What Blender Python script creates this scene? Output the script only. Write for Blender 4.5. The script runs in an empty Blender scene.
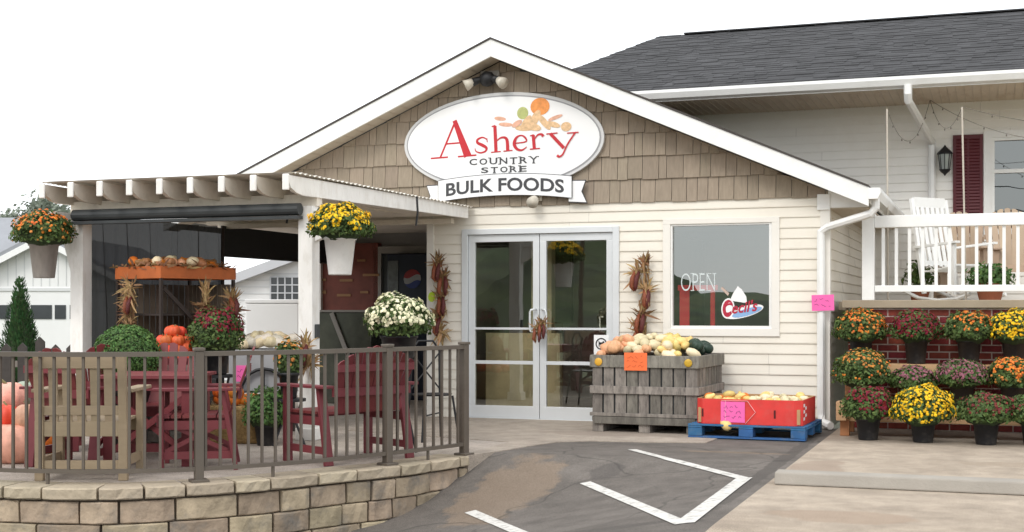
import bpy, math, random
from mathutils import Vector, Matrix, noise
rnd = random.Random(7)
PI = math.pi
S = bpy.context.scene
COL = S.collection

# ---------------------------------------------------------------- camera
TH = math.radians(19.8)
RX, RY = math.cos(TH), math.sin(TH)
FX, FY = -math.sin(TH), math.cos(TH)
CX, CY, CZ = 4.9305, -14.6988, 1.28
cd = bpy.data.cameras.new('camera'); cam = bpy.data.objects.new('camera', cd); COL.objects.link(cam)
cam.location = (CX, CY, CZ); cam.rotation_euler = (PI/2, 0, TH)
cd.lens = 36*1333/1024; cd.sensor_width = 36; cd.shift_y = 44/1024; cd.clip_end = 2000; cd.clip_start = .1
S.camera = cam
# ---------------------------------------------------------------- light
SUN_EL, SUN_AZ = math.radians(42), math.radians(193)     # azimuth measured clockwise from +Y
w = bpy.data.worlds.new('World'); S.world = w; w.use_nodes = True
nt = w.node_tree; nt.nodes.clear()
wo = nt.nodes.new('ShaderNodeOutputWorld'); bg = nt.nodes.new('ShaderNodeBackground')
sky = nt.nodes.new('ShaderNodeTexSky'); sky.sky_type = 'NISHITA'; sky.sun_disc = False
sky.sun_elevation = SUN_EL; sky.sun_rotation = SUN_AZ
mixw = nt.nodes.new('ShaderNodeMixRGB'); mixw.inputs[0].default_value = .86
tcw = nt.nodes.new('ShaderNodeTexCoord'); nw = nt.nodes.new('ShaderNodeTexNoise'); nw.inputs['Scale'].default_value = 2.2; nw.inputs['Detail'].default_value = 5
rw = nt.nodes.new('ShaderNodeValToRGB')
rw.color_ramp.elements[0].position = .3; rw.color_ramp.elements[0].color = (13.6, 14.1, 14.6, 1)
rw.color_ramp.elements[1].position = .7; rw.color_ramp.elements[1].color = (16.6, 16.8, 17.0, 1)
nt.links.new(tcw.outputs['Generated'], nw.inputs['Vector']); nt.links.new(nw.outputs['Fac'], rw.inputs[0])
nt.links.new(sky.outputs[0], mixw.inputs[1]); nt.links.new(rw.outputs[0], mixw.inputs[2])
nt.links.new(mixw.outputs[0], bg.inputs[0]); nt.links.new(bg.outputs[0], wo.inputs[0]); bg.inputs[1].default_value = .1
sd = bpy.data.lights.new('sun', 'SUN'); sd.energy = 1.05; sd.angle = math.radians(20); sd.color = (1, .95, .88)
so = bpy.data.objects.new('sun', sd); COL.objects.link(so)
dirs = Vector((math.sin(SUN_AZ)*math.cos(SUN_EL), math.cos(SUN_AZ)*math.cos(SUN_EL), math.sin(SUN_EL)))
so.rotation_euler = dirs.to_track_quat('Z', 'Y').to_euler(); so.location = (0, 0, 30)
S.view_settings.view_transform = 'Standard'; S.view_settings.look = 'None'; S.view_settings.exposure = 0.25; S.view_settings.gamma = 1

# ---------------------------------------------------------------- measuring helpers (metric points on known planes)
def ray(x, y):
    a = (x-512)/1333; b = (310-y)/1333
    return (RX*a+FX, RY*a+FY, b)
def onY(x, y, Y):
    d = ray(x, y); t = (Y-CY)/d[1]; return Vector((CX+t*d[0], Y, CZ+t*d[2]))
def onX(x, y, X):
    d = ray(x, y); t = (X-CX)/d[0]; return Vector((X, CY+t*d[1], CZ+t*d[2]))
def onZ(x, y, Z=0):
    d = ray(x, y); t = (Z-CZ)/d[2]; return Vector((CX+t*d[0], CY+t*d[1], Z))
def at(x, y, t):
    d = ray(x, y); return Vector((CX+t*d[0], CY+t*d[1], CZ+t*d[2]))
def sm(t):
    t = max(0, min(1, t)); return t*t*(3-2*t)
def gz(X, Y):
    s = max(0, min(1, (3.2-X)/2.75)); t = (-3.5-Y)/1.8; t = max(0, min(1, t)); t = t*(1.6-.6*t) if t < 1 else 1
    z = -.5*s*t
    if Y < -7: z -= .042*(-7-Y) if Y > -16 else .042*9
    return z
def onG(x, y):
    z = 0
    for _ in range(30):
        p = onZ(x, y, z); z = .5*z+.5*gz(p.x, p.y)
    return onZ(x, y, z)

# ---------------------------------------------------------------- materials
MATS = {}
def mat(name, col, rough=.6, var=.12, scale=8, bump=0, bscale=60, col2=None, island=0, metal=0, spec=.4, stretch=None, dirt=None, backface=False, trans=0):
    if name in MATS: return MATS[name]
    m = bpy.data.materials.new(name); m.use_nodes = True; n = m.node_tree; L = n.links
    b = n.nodes['Principled BSDF']; b.inputs['Roughness'].default_value = rough; b.inputs['Metallic'].default_value = metal
    b.inputs['Specular IOR Level'].default_value = spec
    tc = n.nodes.new('ShaderNodeTexCoord'); vec = tc.outputs['Object']
    if stretch:
        mp = n.nodes.new('ShaderNodeMapping'); mp.inputs['Scale'].default_value = stretch; L.new(vec, mp.inputs[0]); vec = mp.outputs[0]
    nz = n.nodes.new('ShaderNodeTexNoise'); nz.inputs['Scale'].default_value = scale; nz.inputs['Detail'].default_value = 6; nz.inputs['Roughness'].default_value = .6
    L.new(vec, nz.inputs['Vector'])
    r = n.nodes.new('ShaderNodeValToRGB'); c2 = col2 or tuple(min(1, c*(1+var)) for c in col); c1 = col if col2 else tuple(c*(1-var) for c in col)
    r.color_ramp.elements[0].position = .32; r.color_ramp.elements[1].position = .68
    r.color_ramp.elements[0].color = (*c1, 1); r.color_ramp.elements[1].color = (*c2, 1)
    L.new(nz.outputs['Fac'], r.inputs[0]); out = r.outputs[0]
    if island:
        g = n.nodes.new('ShaderNodeNewGeometry'); hs = n.nodes.new('ShaderNodeHueSaturation')
        mr = n.nodes.new('ShaderNodeMapRange'); mr.inputs['To Min'].default_value = 1-island; mr.inputs['To Max'].default_value = 1+island
        L.new(g.outputs['Random Per Island'], mr.inputs[0]); L.new(mr.outputs[0], hs.inputs['Value']); L.new(out, hs.inputs['Color']); out = hs.outputs[0]
        mr2 = n.nodes.new('ShaderNodeMapRange'); mr2.inputs['To Min'].default_value = .5-island*.06; mr2.inputs['To Max'].default_value = .5+island*.06
        ma = n.nodes.new('ShaderNodeMath'); ma.operation = 'FRACT'; mb_ = n.nodes.new('ShaderNodeMath'); mb_.operation = 'MULTIPLY'; mb_.inputs[1].default_value = 7.31
        L.new(g.outputs['Random Per Island'], mb_.inputs[0]); L.new(mb_.outputs[0], ma.inputs[0]); L.new(ma.outputs[0], mr2.inputs[0]); L.new(mr2.outputs[0], hs.inputs['Hue'])
    if dirt:      # (colour, amount, scale)
        n2 = n.nodes.new('ShaderNodeTexNoise'); n2.inputs['Scale'].default_value = dirt[2]; n2.inputs['Detail'].default_value = 8; n2.inputs['Roughness'].default_value = .7
        L.new(vec, n2.inputs['Vector']); r2 = n.nodes.new('ShaderNodeValToRGB'); r2.color_ramp.elements[0].position = .5; r2.color_ramp.elements[1].position = .72
        r2.color_ramp.elements[0].color = (0, 0, 0, 1); r2.color_ramp.elements[1].color = (dirt[1],)*3+(1,)
        mx = n.nodes.new('ShaderNodeMixRGB'); mx.inputs[2].default_value = (*dirt[0], 1)
        L.new(n2.outputs['Fac'], r2.inputs[0]); L.new(r2.outputs[0], mx.inputs[0]); L.new(out, mx.inputs[1]); out = mx.outputs[0]
    L.new(out, b.inputs['Base Color'])
    if bump:
        nb = n.nodes.new('ShaderNodeTexNoise'); nb.inputs['Scale'].default_value = bscale; nb.inputs['Detail'].default_value = 4; L.new(vec, nb.inputs['Vector'])
        bp = n.nodes.new('ShaderNodeBump'); bp.inputs['Strength'].default_value = bump; bp.inputs['Distance'].default_value = .01
        L.new(nb.outputs['Fac'], bp.inputs['Height']); L.new(bp.outputs[0], b.inputs['Normal'])
    if trans:
        tr = n.nodes.new('ShaderNodeBsdfTranslucent'); L.new(out, tr.inputs[0]); ms = n.nodes.new('ShaderNodeMixShader'); ms.inputs[0].default_value = trans
        L.new(b.outputs[0], ms.inputs[1]); L.new(tr.outputs[0], ms.inputs[2]); L.new(ms.outputs[0], n.nodes['Material Output'].inputs[0])
    MATS[name] = m; return m
def glass_mat(name, tint, refl, rough=.0, wave=.02):
    m = bpy.data.materials.new(name); m.use_nodes = True; n = m.node_tree; n.nodes.clear(); L = n.links
    o = n.nodes.new('ShaderNodeOutputMaterial'); t = n.nodes.new('ShaderNodeBsdfTransparent'); t.inputs[0].default_value = (*tint, 1)
    g = n.nodes.new('ShaderNodeBsdfGlossy'); g.inputs['Roughness'].default_value = rough; g.inputs[0].default_value = (.93, .97, .95, 1)
    x = n.nodes.new('ShaderNodeMixShader'); x.inputs[0].default_value = refl
    nz = n.nodes.new('ShaderNodeTexNoise'); nz.inputs['Scale'].default_value = 1.5; tc = n.nodes.new('ShaderNodeTexCoord'); L.new(tc.outputs['Object'], nz.inputs[0])
    bp = n.nodes.new('ShaderNodeBump'); bp.inputs['Strength'].default_value = wave; bp.inputs['Distance'].default_value = .05; L.new(nz.outputs[0], bp.inputs['Height']); L.new(bp.outputs[0], g.inputs['Normal'])
    L.new(t.outputs[0], x.inputs[1]); L.new(g.outputs[0], x.inputs[2]); L.new(x.outputs[0], o.inputs[0]); MATS[name] = m; return m

VINYL = mat('vinyl_cream', (.78, .735, .645), .5, .03, 1.2, .05, 200, spec=.3, dirt=((.6, .52, .43), .25, 1.4))
VINYL2 = mat('vinyl_offwhite', (.84, .82, .77), .5, .03, 1.2, spec=.3, dirt=((.55, .5, .42), .25, 1.2))
WHITE = mat('white_trim', (.83, .83, .81), .45, .03, 2, dirt=((.62, .6, .55), .3, 2.5))
SOFFIT = mat('soffit', (.55, .48, .39), .7, .06, 4, stretch=(1, 8, 1))
CREAMTRIM = mat('cream_trim', (.80, .77, .71), .5, .03, 2)
SHAKE = mat('shake', (.32, .262, .20), .85, .11, 5, .4, 40, island=.09, stretch=(9, 9, 1.2))
SHINGLE = mat('roof_shingle', (.050, .050, .053), .95, .2, 3, .4, 80, island=.2)
SHINGLEB = mat('roof_base', (.06, .06, .065), .95, .2, 3)
DARKROOF = mat('roof_edge', (.07, .06, .055), .9, .1, 5)
ALU = mat('aluminium', (.68, .70, .71), .38, .04, 2, metal=.2, spec=.5)
PWOOD = mat('painted_wood', (.84, .82, .78), .6, .05, 3, .15, 25, dirt=((.55, .5, .42), .45, 4), stretch=(3, 3, 1))
PWOODB = mat('weathered_beam', (.72, .655, .56), .7, .08, 4, .15, 30, dirt=((.4, .34, .27), .5, 5))
CEIL = mat('porch_ceiling', (.74, .68, .6), .8, .06, 3)
DGREY = mat('dark_grey', (.045, .05, .052), .5, .1, 5)
BLACK = mat('black', (.014, .014, .016), .5, .1, 5)
BLACKPOT = mat('black_pot', (.012, .012, .014), .45, .15, 12, dirt=((.1, .09, .08), .4, 9))
BRONZE = mat('bronze_metal', (.115, .095, .075), .45, .06, 6, metal=.1, spec=.45)
CONC = mat('concrete', (.375, .32, .265), .9, .10, 1.6, .25, 90, dirt=((.33, .28, .22), .55, 2.2))
CONC2 = mat('concrete_pad_mat', (.375, .315, .25), .9, .12, 1.1, .25, 90, dirt=((.25, .19, .14), .6, 1.5))
BLOCKM = mat('parking_block_mat', (.33, .30, .26), .9, .09, 3, .3, 70, dirt=((.3, .28, .24), .4, 4))
PATIO = mat('patio_mat', (.40, .34, .29), .9, .1, 2, .2, 80, dirt=((.38, .32, .26), .4, 1.5))
STONE = mat('wall_stone', (.375, .30, .21), .95, .28, 5, 1, 28, island=.26, dirt=((.15, .145, .135), .8, 4))
CAPST = mat('cap_stone', (.41, .345, .25), .95, .22, 6, 1, 28, island=.16, dirt=((.2, .175, .14), .7, 6))
TANC = mat('tan_plastic_wood', (.33, .255, .165), .6, .07, 4, .1, 40, stretch=(1, 1, 6), island=.06)
REDC = mat('burgundy_plastic_wood', (.18, .036, .040), .5, .1, 4, island=.12)
CRATE = mat('weathered_crate', (.20, .18, .155), .9, .3, 4, .6, 30, island=.32, stretch=(4, 4, 1), dirt=((.07, .06, .055), .8, 7))
BLUEP = mat('blue_pallet', (.03, .12, .28), .7, .2, 5, .3, 30, island=.2, dirt=((.12, .15, .18), .8, 9))
REDBOX = mat('red_cardboard', (.66, .045, .038), .6, .12, 5, .3, 12, dirt=((.5, .1, .08), .5, 9))
CARD = mat('brown_cardboard', (.45, .28, .14), .8, .08, 6)
PINK = mat('pink_paper', (.85, .14, .42), .7, .03, 3)
ORANGEP = mat('orange_paper', (.88, .17, .05), .7, .03, 3)
INK = mat('marker_ink', (.12, .02, .06), .7, .03, 3)
INKO = mat('marker_ink_brown', (.42, .07, .02), .7, .03, 3)
LIME = mat('lime_paper', (.55, .75, .05), .7, .03, 3)
BRICK = mat('red_brick', (.17, .026, .020), .85, .2, 14, .3, 60, island=.22)
MORTAR = mat('mortar', (.62, .54, .48), .95, .1, 12, .3, 80)
CAPC = mat('coping', (.34, .28, .20), .85, .08, 4, .2, 60)
BENCH = mat('bench_wood', (.50, .31, .165), .8, .1, 3, .2, 30, stretch=(1, 8, 8), dirt=((.3, .2, .12), .4, 3))
BENCHD = mat('bench_end', (.42, .19, .085), .8, .1, 5, .2, 30)
SHUT = mat('shutter_paint', (.10, .012, .018), .5, .06, 4)
RED_ = mat('sign_red', (.52, .02, .03), .5, .02, 3)
SIGNW = mat('sign_white', (.86, .86, .86), .35, .01, 3)
SIGNG = mat('sign_grey', (.33, .33, .34), .5, .03, 3)
CHAR = mat('sign_charcoal', (.055, .055, .06), .5, .02, 3)
GREYW = mat('warm_grey_paint', (.30, .28, .255), .8, .05, 3)
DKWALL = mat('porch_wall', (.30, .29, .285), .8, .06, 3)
MESH = mat('sunscreen_mesh', (.045, .048, .052), .6, .1, 3)
REDWALL = mat('red_display', (.17, .045, .03), .6, .25, 4)
COPPER = mat('orange_tray', (.46, .12, .03), .6, .15, 5)
RUST = mat('dark_iron', (.03, .02, .016), .6, .1, 8)
HAY = mat('hay', (.36, .23, .095), .95, .3, 30, 1, 80, stretch=(1, 1, 5))
HUSK = mat('corn_husk', (.40, .26, .125), .85, .3, 6, .2, 40, island=.3, trans=.15)
HUSKB = mat('corn_husk_brown', (.25, .14, .065), .85, .3, 6, .2, 40, island=.4, trans=.15)
HUSKC = mat('rust_corn', (.22, .06, .025), .6, .3, 60, .6, 90)
HUSK2 = mat('dark_corn', (.10, .02, .018), .6, .3, 60, .6, 90)
GLASS = glass_mat('window_glass', (.62, .66, .65), .25)
GLASSD = glass_mat('door_glass', (.88, .87, .78), .2)
GLASSF = glass_mat('house_glass', (.25, .28, .32), .17)
LEAFM = mat('mum_leaf', (.085, .135, .035), .7, .3, 6, island=.4, trans=.25)
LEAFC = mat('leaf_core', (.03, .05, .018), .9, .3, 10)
BOXL = mat('boxwood_leaf', (.085, .17, .04), .6, .3, 5, island=.35, trans=.25)
ARBL = mat('arborvitae_leaf', (.04, .10, .03), .7, .3, 3, island=.4, trans=.2)
TREEL = mat('hazy_tree_leaf', (.21, .24, .19), .8, .3, .5, island=.35, trans=.25)  # distance haze on the far trees is put into this pale leaf colour
BARK = mat('bark', (.10, .08, .06), .95, .2, 6, .5, 20)
HILL = mat('wooded_hill_mat', (.045, .065, .022), .9, .4, .25, island=.35)
BARNW = mat('barn_white', (.80, .80, .79), .6, .03, 1)
BARNROOF = mat('barn_roof', (.27, .28, .30), .5, .06, 2)
PANE = mat('dark_pane', (.035, .04, .045), .15, .2, 2, spec=.7)
TERRA = mat('terracotta', (.30, .10, .05), .8, .1, 6)
GALV = mat('galvanised_pail', (.28, .255, .23), .5, .12, 6, metal=.2, stretch=(3, 3, 1))
PAILW = mat('white_pail', (.74, .73, .70), .5, .04, 5, dirt=((.45, .42, .38), .4, 6))
def petal(n, c, var=.2): return mat('petal_'+n, c, .7, var, 20, island=.22, trans=.15)
P_ORG = petal('orange', (.85, .23, .03)); P_YEL = petal('yellow', (.90, .56, .012), .08); P_BUR = petal('burgundy', (.19, .007, .02))
P_WHT = petal('cream', (.80, .76, .52), .1); P_PUR = petal('mauve', (.28, .10, .13)); P_DRD = petal('dull_red', (.17, .02, .02)); P_GLD = petal('gold', (.6, .25, .05))
def gm(n, c, var=.16):
    if n in MATS: return MATS[n]
    m = mat(n, c, .5, var, 9, .25, 30, dirt=(tuple(x*.5 for x in c), .5, 11)); t = m.node_tree
    oi = t.nodes.new('ShaderNodeObjectInfo'); hs = t.nodes.new('ShaderNodeHueSaturation'); b = t.nodes['Principled BSDF']; src = b.inputs['Base Color'].links[0].from_socket
    mr = t.nodes.new('ShaderNodeMapRange'); mr.inputs['To Min'].default_value = .72; mr.inputs['To Max'].default_value = 1.12; t.links.new(oi.outputs['Random'], mr.inputs[0]); t.links.new(mr.outputs[0], hs.inputs['Value'])
    mh = t.nodes.new('ShaderNodeMapRange'); mh.inputs['To Min'].default_value = .512; mh.inputs['To Max'].default_value = .485; t.links.new(oi.outputs['Random'], mh.inputs[0]); t.links.new(mh.outputs[0], hs.inputs['Hue'])
    t.links.new(src, hs.inputs['Color']); t.links.new(hs.outputs[0], b.inputs['Base Color']); return m
G_PEACH = gm('gourd_peach', (.78, .42, .22)); G_YEL = gm('gourd_yellow', (.85, .62, .22)); G_CRM = gm('gourd_cream', (.80, .68, .44)); G_GRN = gm('squash_dark_green', (.025, .05, .035), .3)
G_ORG = gm('pumpkin_orange', (.80, .20, .025)); G_RED = gm('pumpkin_red', (.76, .125, .04)); G_PNK = gm('pumpkin_pale', (.74, .39, .27)); G_BLU = gm('pumpkin_bluegreen', (.30, .36, .27))
STEM = mat('gourd_stem', (.20, .17, .08), .9, .2, 20)

def ground_mat(name, c1, c2, patch=None, cracks=True):
    m = bpy.data.materials.new(name); m.use_nodes = True; n = m.node_tree; L = n.links; b = n.nodes['Principled BSDF']; b.inputs['Roughness'].default_value = .88
    b.inputs['Specular IOR Level'].default_value = .3
    tc = n.nodes.new('ShaderNodeTexCoord'); v = tc.outputs['Object']
    def noi(s, d=8, r=.65):
        q = n.nodes.new('ShaderNodeTexNoise'); q.inputs['Scale'].default_value = s; q.inputs['Detail'].default_value = d; q.inputs['Roughness'].default_value = r; L.new(v, q.inputs['Vector']); return q.outputs['Fac']
    def ramp(src, p0, p1, a, bb):
        q = n.nodes.new('ShaderNodeValToRGB'); q.color_ramp.elements[0].position = p0; q.color_ramp.elements[1].position = p1
        q.color_ramp.elements[0].color = (*a, 1); q.color_ramp.elements[1].color = (*bb, 1); L.new(src, q.inputs[0]); return q.outputs[0]
    def mix(f, a, bb, t='MIX'):
        q = n.nodes.new('ShaderNodeMixRGB'); q.blend_type = t
        for i, s in enumerate((f, a, bb)):
            if isinstance(s, (int, float)): q.inputs[i].default_value = s
            elif isinstance(s, tuple): q.inputs[i].default_value = (*s, 1)
            else: L.new(s, q.inputs[i])
        return q.outputs[0]
    c = ramp(noi(.7), .35, .65, c1, c2)
    fine = ramp(noi(130, 3), .3, .7, (.55,)*3, (1.45,)*3)
    c = mix(1, c, fine, 'MULTIPLY')
    mid = ramp(noi(4, 8), .3, .72, (.74,)*3, (1.18,)*3); c = mix(1, c, mid, 'MULTIPLY')
    if patch:          # reddish worn patch with a soft outline: (x, y, rx, ry, colour)
        for (px, py, rx, ry, pc) in patch:
            mp = n.nodes.new('ShaderNodeMapping'); mp.vector_type = 'POINT'; mp.inputs['Location'].default_value = (-px/rx, -py/ry, 0); mp.inputs['Scale'].default_value = (1/rx, 1/ry, 0)
            L.new(v, mp.inputs[0]); ln = n.nodes.new('ShaderNodeVectorMath'); ln.operation = 'LENGTH'; L.new(mp.outputs[0], ln.inputs[0])
            ad = n.nodes.new('ShaderNodeMath'); ad.operation = 'ADD'; nn = n.nodes.new('ShaderNodeMath'); nn.operation = 'MULTIPLY_ADD'; L.new(noi(3.2), nn.inputs[0]); nn.inputs[1].default_value = 1.5; nn.inputs[2].default_value = -.75
            L.new(ln.outputs['Value'], ad.inputs[0]); L.new(nn.outputs[0], ad.inputs[1])
            f = ramp(ad.outputs[0], .84, 1.0, (.6,)*3, (0, 0, 0)); c = mix(f, c, mix(1, pc, fine, 'MULTIPLY'))
    if cracks:
        dv = n.nodes.new('ShaderNodeVectorMath'); dv.operation = 'ADD'; nc = n.nodes.new('ShaderNodeTexNoise'); nc.inputs['Scale'].default_value = 1.2; L.new(v, nc.inputs['Vector'])
        sc = n.nodes.new('ShaderNodeVectorMath'); sc.operation = 'SCALE'; sc.inputs['Scale'].default_value = 1.1; L.new(nc.outputs['Color'], sc.inputs[0]); L.new(v, dv.inputs[0]); L.new(sc.outputs[0], dv.inputs[1])
        vo = n.nodes.new('ShaderNodeTexVoronoi'); vo.feature = 'DISTANCE_TO_EDGE'; vo.inputs['Scale'].default_value = .42; L.new(dv.outputs[0], vo.inputs['Vector'])
        f = ramp(vo.outputs['Distance'], .002, .008, (.5,)*3, (0, 0, 0)); c = mix(f, c, (.035, .033, .03))
    L.new(c, b.inputs['Base Color'])
    bp = n.nodes.new('ShaderNodeBump'); bp.inputs['Strength'].default_value = .5; bp.inputs['Distance'].default_value = .006; L.new(noi(110, 3), bp.inputs['Height']); L.new(bp.outputs[0], b.inputs['Normal'])
    return m

# ---------------------------------------------------------------- mesh builder
SPLIT = {'corner_trim', 'back_rail', 'stretcher', 'rocker', 'post', 'crossbar', 'tail', 'brace', 'shelf', 'rail', 'side_rail', 'inner_partition', 'door_fill'}
class MB:
    def __init__(s): s.v = []; s.f = []; s.mi = []; s.cur = 0
    def add(s, vs, fs):
        o = len(s.v); s.v += [tuple(q) for q in vs]; s.f += [tuple(i+o for i in f) for f in fs]; s.mi += [s.cur]*len(fs)
    def obox(s, c, ax, ay, az):      # centre + half-axis vectors
        c = Vector(c); ax, ay, az = Vector(ax), Vector(ay), Vector(az)
        vs = [c+ax*i+ay*j+az*k for k in (-1, 1) for j in (-1, 1) for i in (-1, 1)]
        s.add(vs, [(0, 2, 3, 1), (4, 5, 7, 6), (0, 1, 5, 4), (2, 6, 7, 3), (0, 4, 6, 2), (1, 3, 7, 5)])
    def box(s, x0, x1, y0, y1, z0, z1):
        s.obox(((x0+x1)/2, (y0+y1)/2, (z0+z1)/2), ((x1-x0)/2, 0, 0), (0, (y1-y0)/2, 0), (0, 0, (z1-z0)/2))
    def beam(s, p0, p1, w_, h, up=(0, 0, 1)):
        p0, p1 = Vector(p0), Vector(p1); d = (p1-p0); l = d.length; d.normalize(); up = Vector(up)
        if abs(d.dot(up)) > .98: up = Vector((1, 0, 0))
        sd_ = d.cross(up).normalized(); u = sd_.cross(d).normalized()
        s.obox((p0+p1)/2, d*l/2, sd_*w_/2, u*h/2)
    def tube(s, pts, rs, n=8, cap=True):
        pts = [Vector(p) for p in pts]
        if not isinstance(rs, (list, tuple)): rs = [rs]*len(pts)
        o = len(s.v); vs = []; prev = None
        for i, p in enumerate(pts):
            d = (pts[min(i+1, len(pts)-1)]-pts[max(i-1, 0)]).normalized()
            if prev is None:
                up = Vector((0, 0, 1)) if abs(d.z) < .9 else Vector((1, 0, 0)); a = d.cross(up).normalized()
            else: a = (prev-d*prev.dot(d)).normalized()
            prev = a; b = d.cross(a)
            vs += [p+(a*math.cos(2*PI*k/n)+b*math.sin(2*PI*k/n))*rs[i] for k in range(n)]
        fs = [(i*n+k, i*n+(k+1) % n, (i+1)*n+(k+1) % n, (i+1)*n+k) for i in range(len(pts)-1) for k in range(n)]
        if cap: fs += [tuple(range(n-1, -1, -1)), tuple((len(pts)-1)*n+k for k in range(n))]
        s.add(vs, fs)
    def lathe(s, prof, n=20, c=(0, 0, 0), fn=None):
        c = Vector(c); vs = []
        for (r, z) in prof:
            for k in range(n):
                a = 2*PI*k/n; rr = r*(fn(a, z) if fn else 1); vs.append(c+Vector((rr*math.cos(a), rr*math.sin(a), z)))
        fs = [(i*n+k, i*n+(k+1) % n, (i+1)*n+(k+1) % n, (i+1)*n+k) for i in range(len(prof)-1) for k in range(n)]
        s.add(vs, fs)
    def blob(s, c, r, lump=.0, seed=0, nu=16, nv=10, M=None):
        c = Vector(c); rx, ry, rz = r; vs = []
        for j in range(nv+1):
            ph = PI*j/nv
            for i in range(nu):
                a = 2*PI*i/nu; d = Vector((math.sin(ph)*math.cos(a), math.sin(ph)*math.sin(a), math.cos(ph)))
                k = 1+lump*noise.noise(d*2.3+Vector((seed, seed*.7, 0))); q = Vector((d.x*rx*k, d.y*ry*k, d.z*rz*k))
                if M: q = M @ q
                vs.append(c+q)
        s.add(vs, [(j*nu+i, (j+1)*nu+i, (j+1)*nu+(i+1) % nu, j*nu+(i+1) % nu) for j in range(nv) for i in range(nu)])
    def prism(s, pts, d):            # polygon extruded by vector d
        n = len(pts); d = Vector(d); pts = [Vector(p) for p in pts]
        s.add(pts+[p+d for p in pts], [tuple(range(n-1, -1, -1)), tuple(range(n, 2*n))]+[(i, (i+1) % n, n+(i+1) % n, n+i) for i in range(n)])
    def tri(s, a, b, c): s.add([a, b, c], [(0, 1, 2)])
    def quad(s, a, b, c, d): s.add([a, b, c, d], [(0, 1, 2, 3)])
    def pieces(s):
        p = list(range(len(s.v)))
        def fd(i):
            while p[i] != i: p[i] = p[p[i]]; i = p[i]
            return i
        for f in s.f:
            r0 = fd(f[0])
            for i in f[1:]: p[fd(i)] = r0
        g = {}
        for f, q in zip(s.f, s.mi): g.setdefault(fd(f[0]), []).append((f, q))
        out = []
        for fs in g.values():
            b = MB(); mp = {}
            for f, q in fs:
                for i in f:
                    if i not in mp: mp[i] = len(b.v); b.v.append(s.v[i])
                b.f.append(tuple(mp[i] for i in f)); b.mi.append(q)
            out.append(b)
        return out
    def build(s, name, m, parent=None, smooth=False, bevel=0, loc=None):
        if name in SPLIT:
            ps = s.pieces()
            if len(ps) > 1: return [p.build1(name, m, parent, smooth, bevel, loc) for p in ps][0]
        return s.build1(name, m, parent, smooth, bevel, loc)
    def build1(s, name, m, parent=None, smooth=False, bevel=0, loc=None):
        me = bpy.data.meshes.new(name); me.from_pydata(s.v, [], s.f); me.update()
        for q in (m if isinstance(m, (list, tuple)) else [m]): me.materials.append(q)
        if any(s.mi): me.polygons.foreach_set('material_index', s.mi)
        if smooth: me.polygons.foreach_set('use_smooth', [True]*len(me.polygons))
        o = bpy.data.objects.new(name, me); COL.objects.link(o)
        if parent: o.parent = parent
        if loc is not None: o.location = loc
        if bevel:
            b = o.modifiers.new('bevel', 'BEVEL'); b.width = bevel; b.segments = 2; b.limit_method = 'ANGLE'; b.angle_limit = math.radians(40)
        return o
def tag(o, label=None, cat=None, group=None, kind=None):
    if label: o['label'] = label
    if cat: o['category'] = cat
    if group: o['group'] = group
    if kind: o['kind'] = kind
    return o
def thing(name, label, cat, loc=(0, 0, 0), rz=0, group=None):
    o = bpy.data.objects.new(name, None); COL.objects.link(o); o.location = loc; o.rotation_euler = (0, 0, rz); o.empty_display_size = .1
    return tag(o, label, cat, group)
def copy_tree(o, parent=None):
    c = o.copy(); COL.objects.link(c)
    if parent: c.parent = parent
    for ch in [q for q in COL.objects if q.parent == o]: copy_tree(ch, c)
    return c
def place(o, loc, rz=0, label=None, group=None, scale=None):
    o.location = loc; o.rotation_euler = (0, 0, rz)
    if scale: o.scale = (scale,)*3 if isinstance(scale, (int, float)) else scale
    return tag(o, label, None, group)

def text_into(mb, s, P, ux, uz, x0, x1, z0, z1, depth, bold=0, shear=0):
    """built-in font lettering laid on plane at P (ux = reading direction, uz = up), fitted to a box"""
    cu = bpy.data.curves.new('t', 'FONT'); cu.body = s; cu.size = 1; cu.resolution_u = 4; cu.offset = bold; cu.shear = shear
    o = bpy.data.objects.new('t', cu); COL.objects.link(o); dg = bpy.context.evaluated_depsgraph_get(); me = bpy.data.meshes.new_from_object(o.evaluated_get(dg))
    vs = [v.co.copy() for v in me.vertices]; fs = [tuple(p.vertices) for p in me.polygons]
    a0, a1 = min(v.x for v in vs), max(v.x for v in vs); b0, b1 = min(v.y for v in vs), max(v.y for v in vs)
    P, ux, uz = Vector(P), Vector(ux), Vector(uz); nrm = ux.cross(uz).normalized()
    q = [P+ux*(x0+(v.x-a0)/(a1-a0)*(x1-x0))+uz*(z0+(v.y-b0)/(b1-b0)*(z1-z0))+nrm*depth for v in vs]
    mb.add(q, fs); bpy.data.objects.remove(o); bpy.data.curves.remove(cu); bpy.data.meshes.remove(me)
def ribbon(mb, pts, ws, off, th=.004):
    """brush stroke of varying width through Vector pts lying in a plane of constant Y"""
    n = len(pts); Lp, Rp = [], []
    for i in range(n):
        d = (pts[min(i+1, n-1)]-pts[max(i-1, 0)]).normalized(); s_ = Vector((-d.z, 0, d.x)); Lp.append(pts[i]+s_*ws[i]/2); Rp.append(pts[i]-s_*ws[i]/2)
    o = Vector((0, -off, 0)); o2 = Vector((0, -off+th, 0))
    vs = [p+o for p in Lp]+[p+o for p in Rp]+[p+o2 for p in Lp]+[p+o2 for p in Rp]
    fs = []
    for i in range(n-1):
        fs += [(i, i+1, n+i+1, n+i), (i, 2*n+i, 2*n+i+1, i+1), (n+i, n+i+1, 3*n+i+1, 3*n+i)]
    mb.add(vs, fs)
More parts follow.
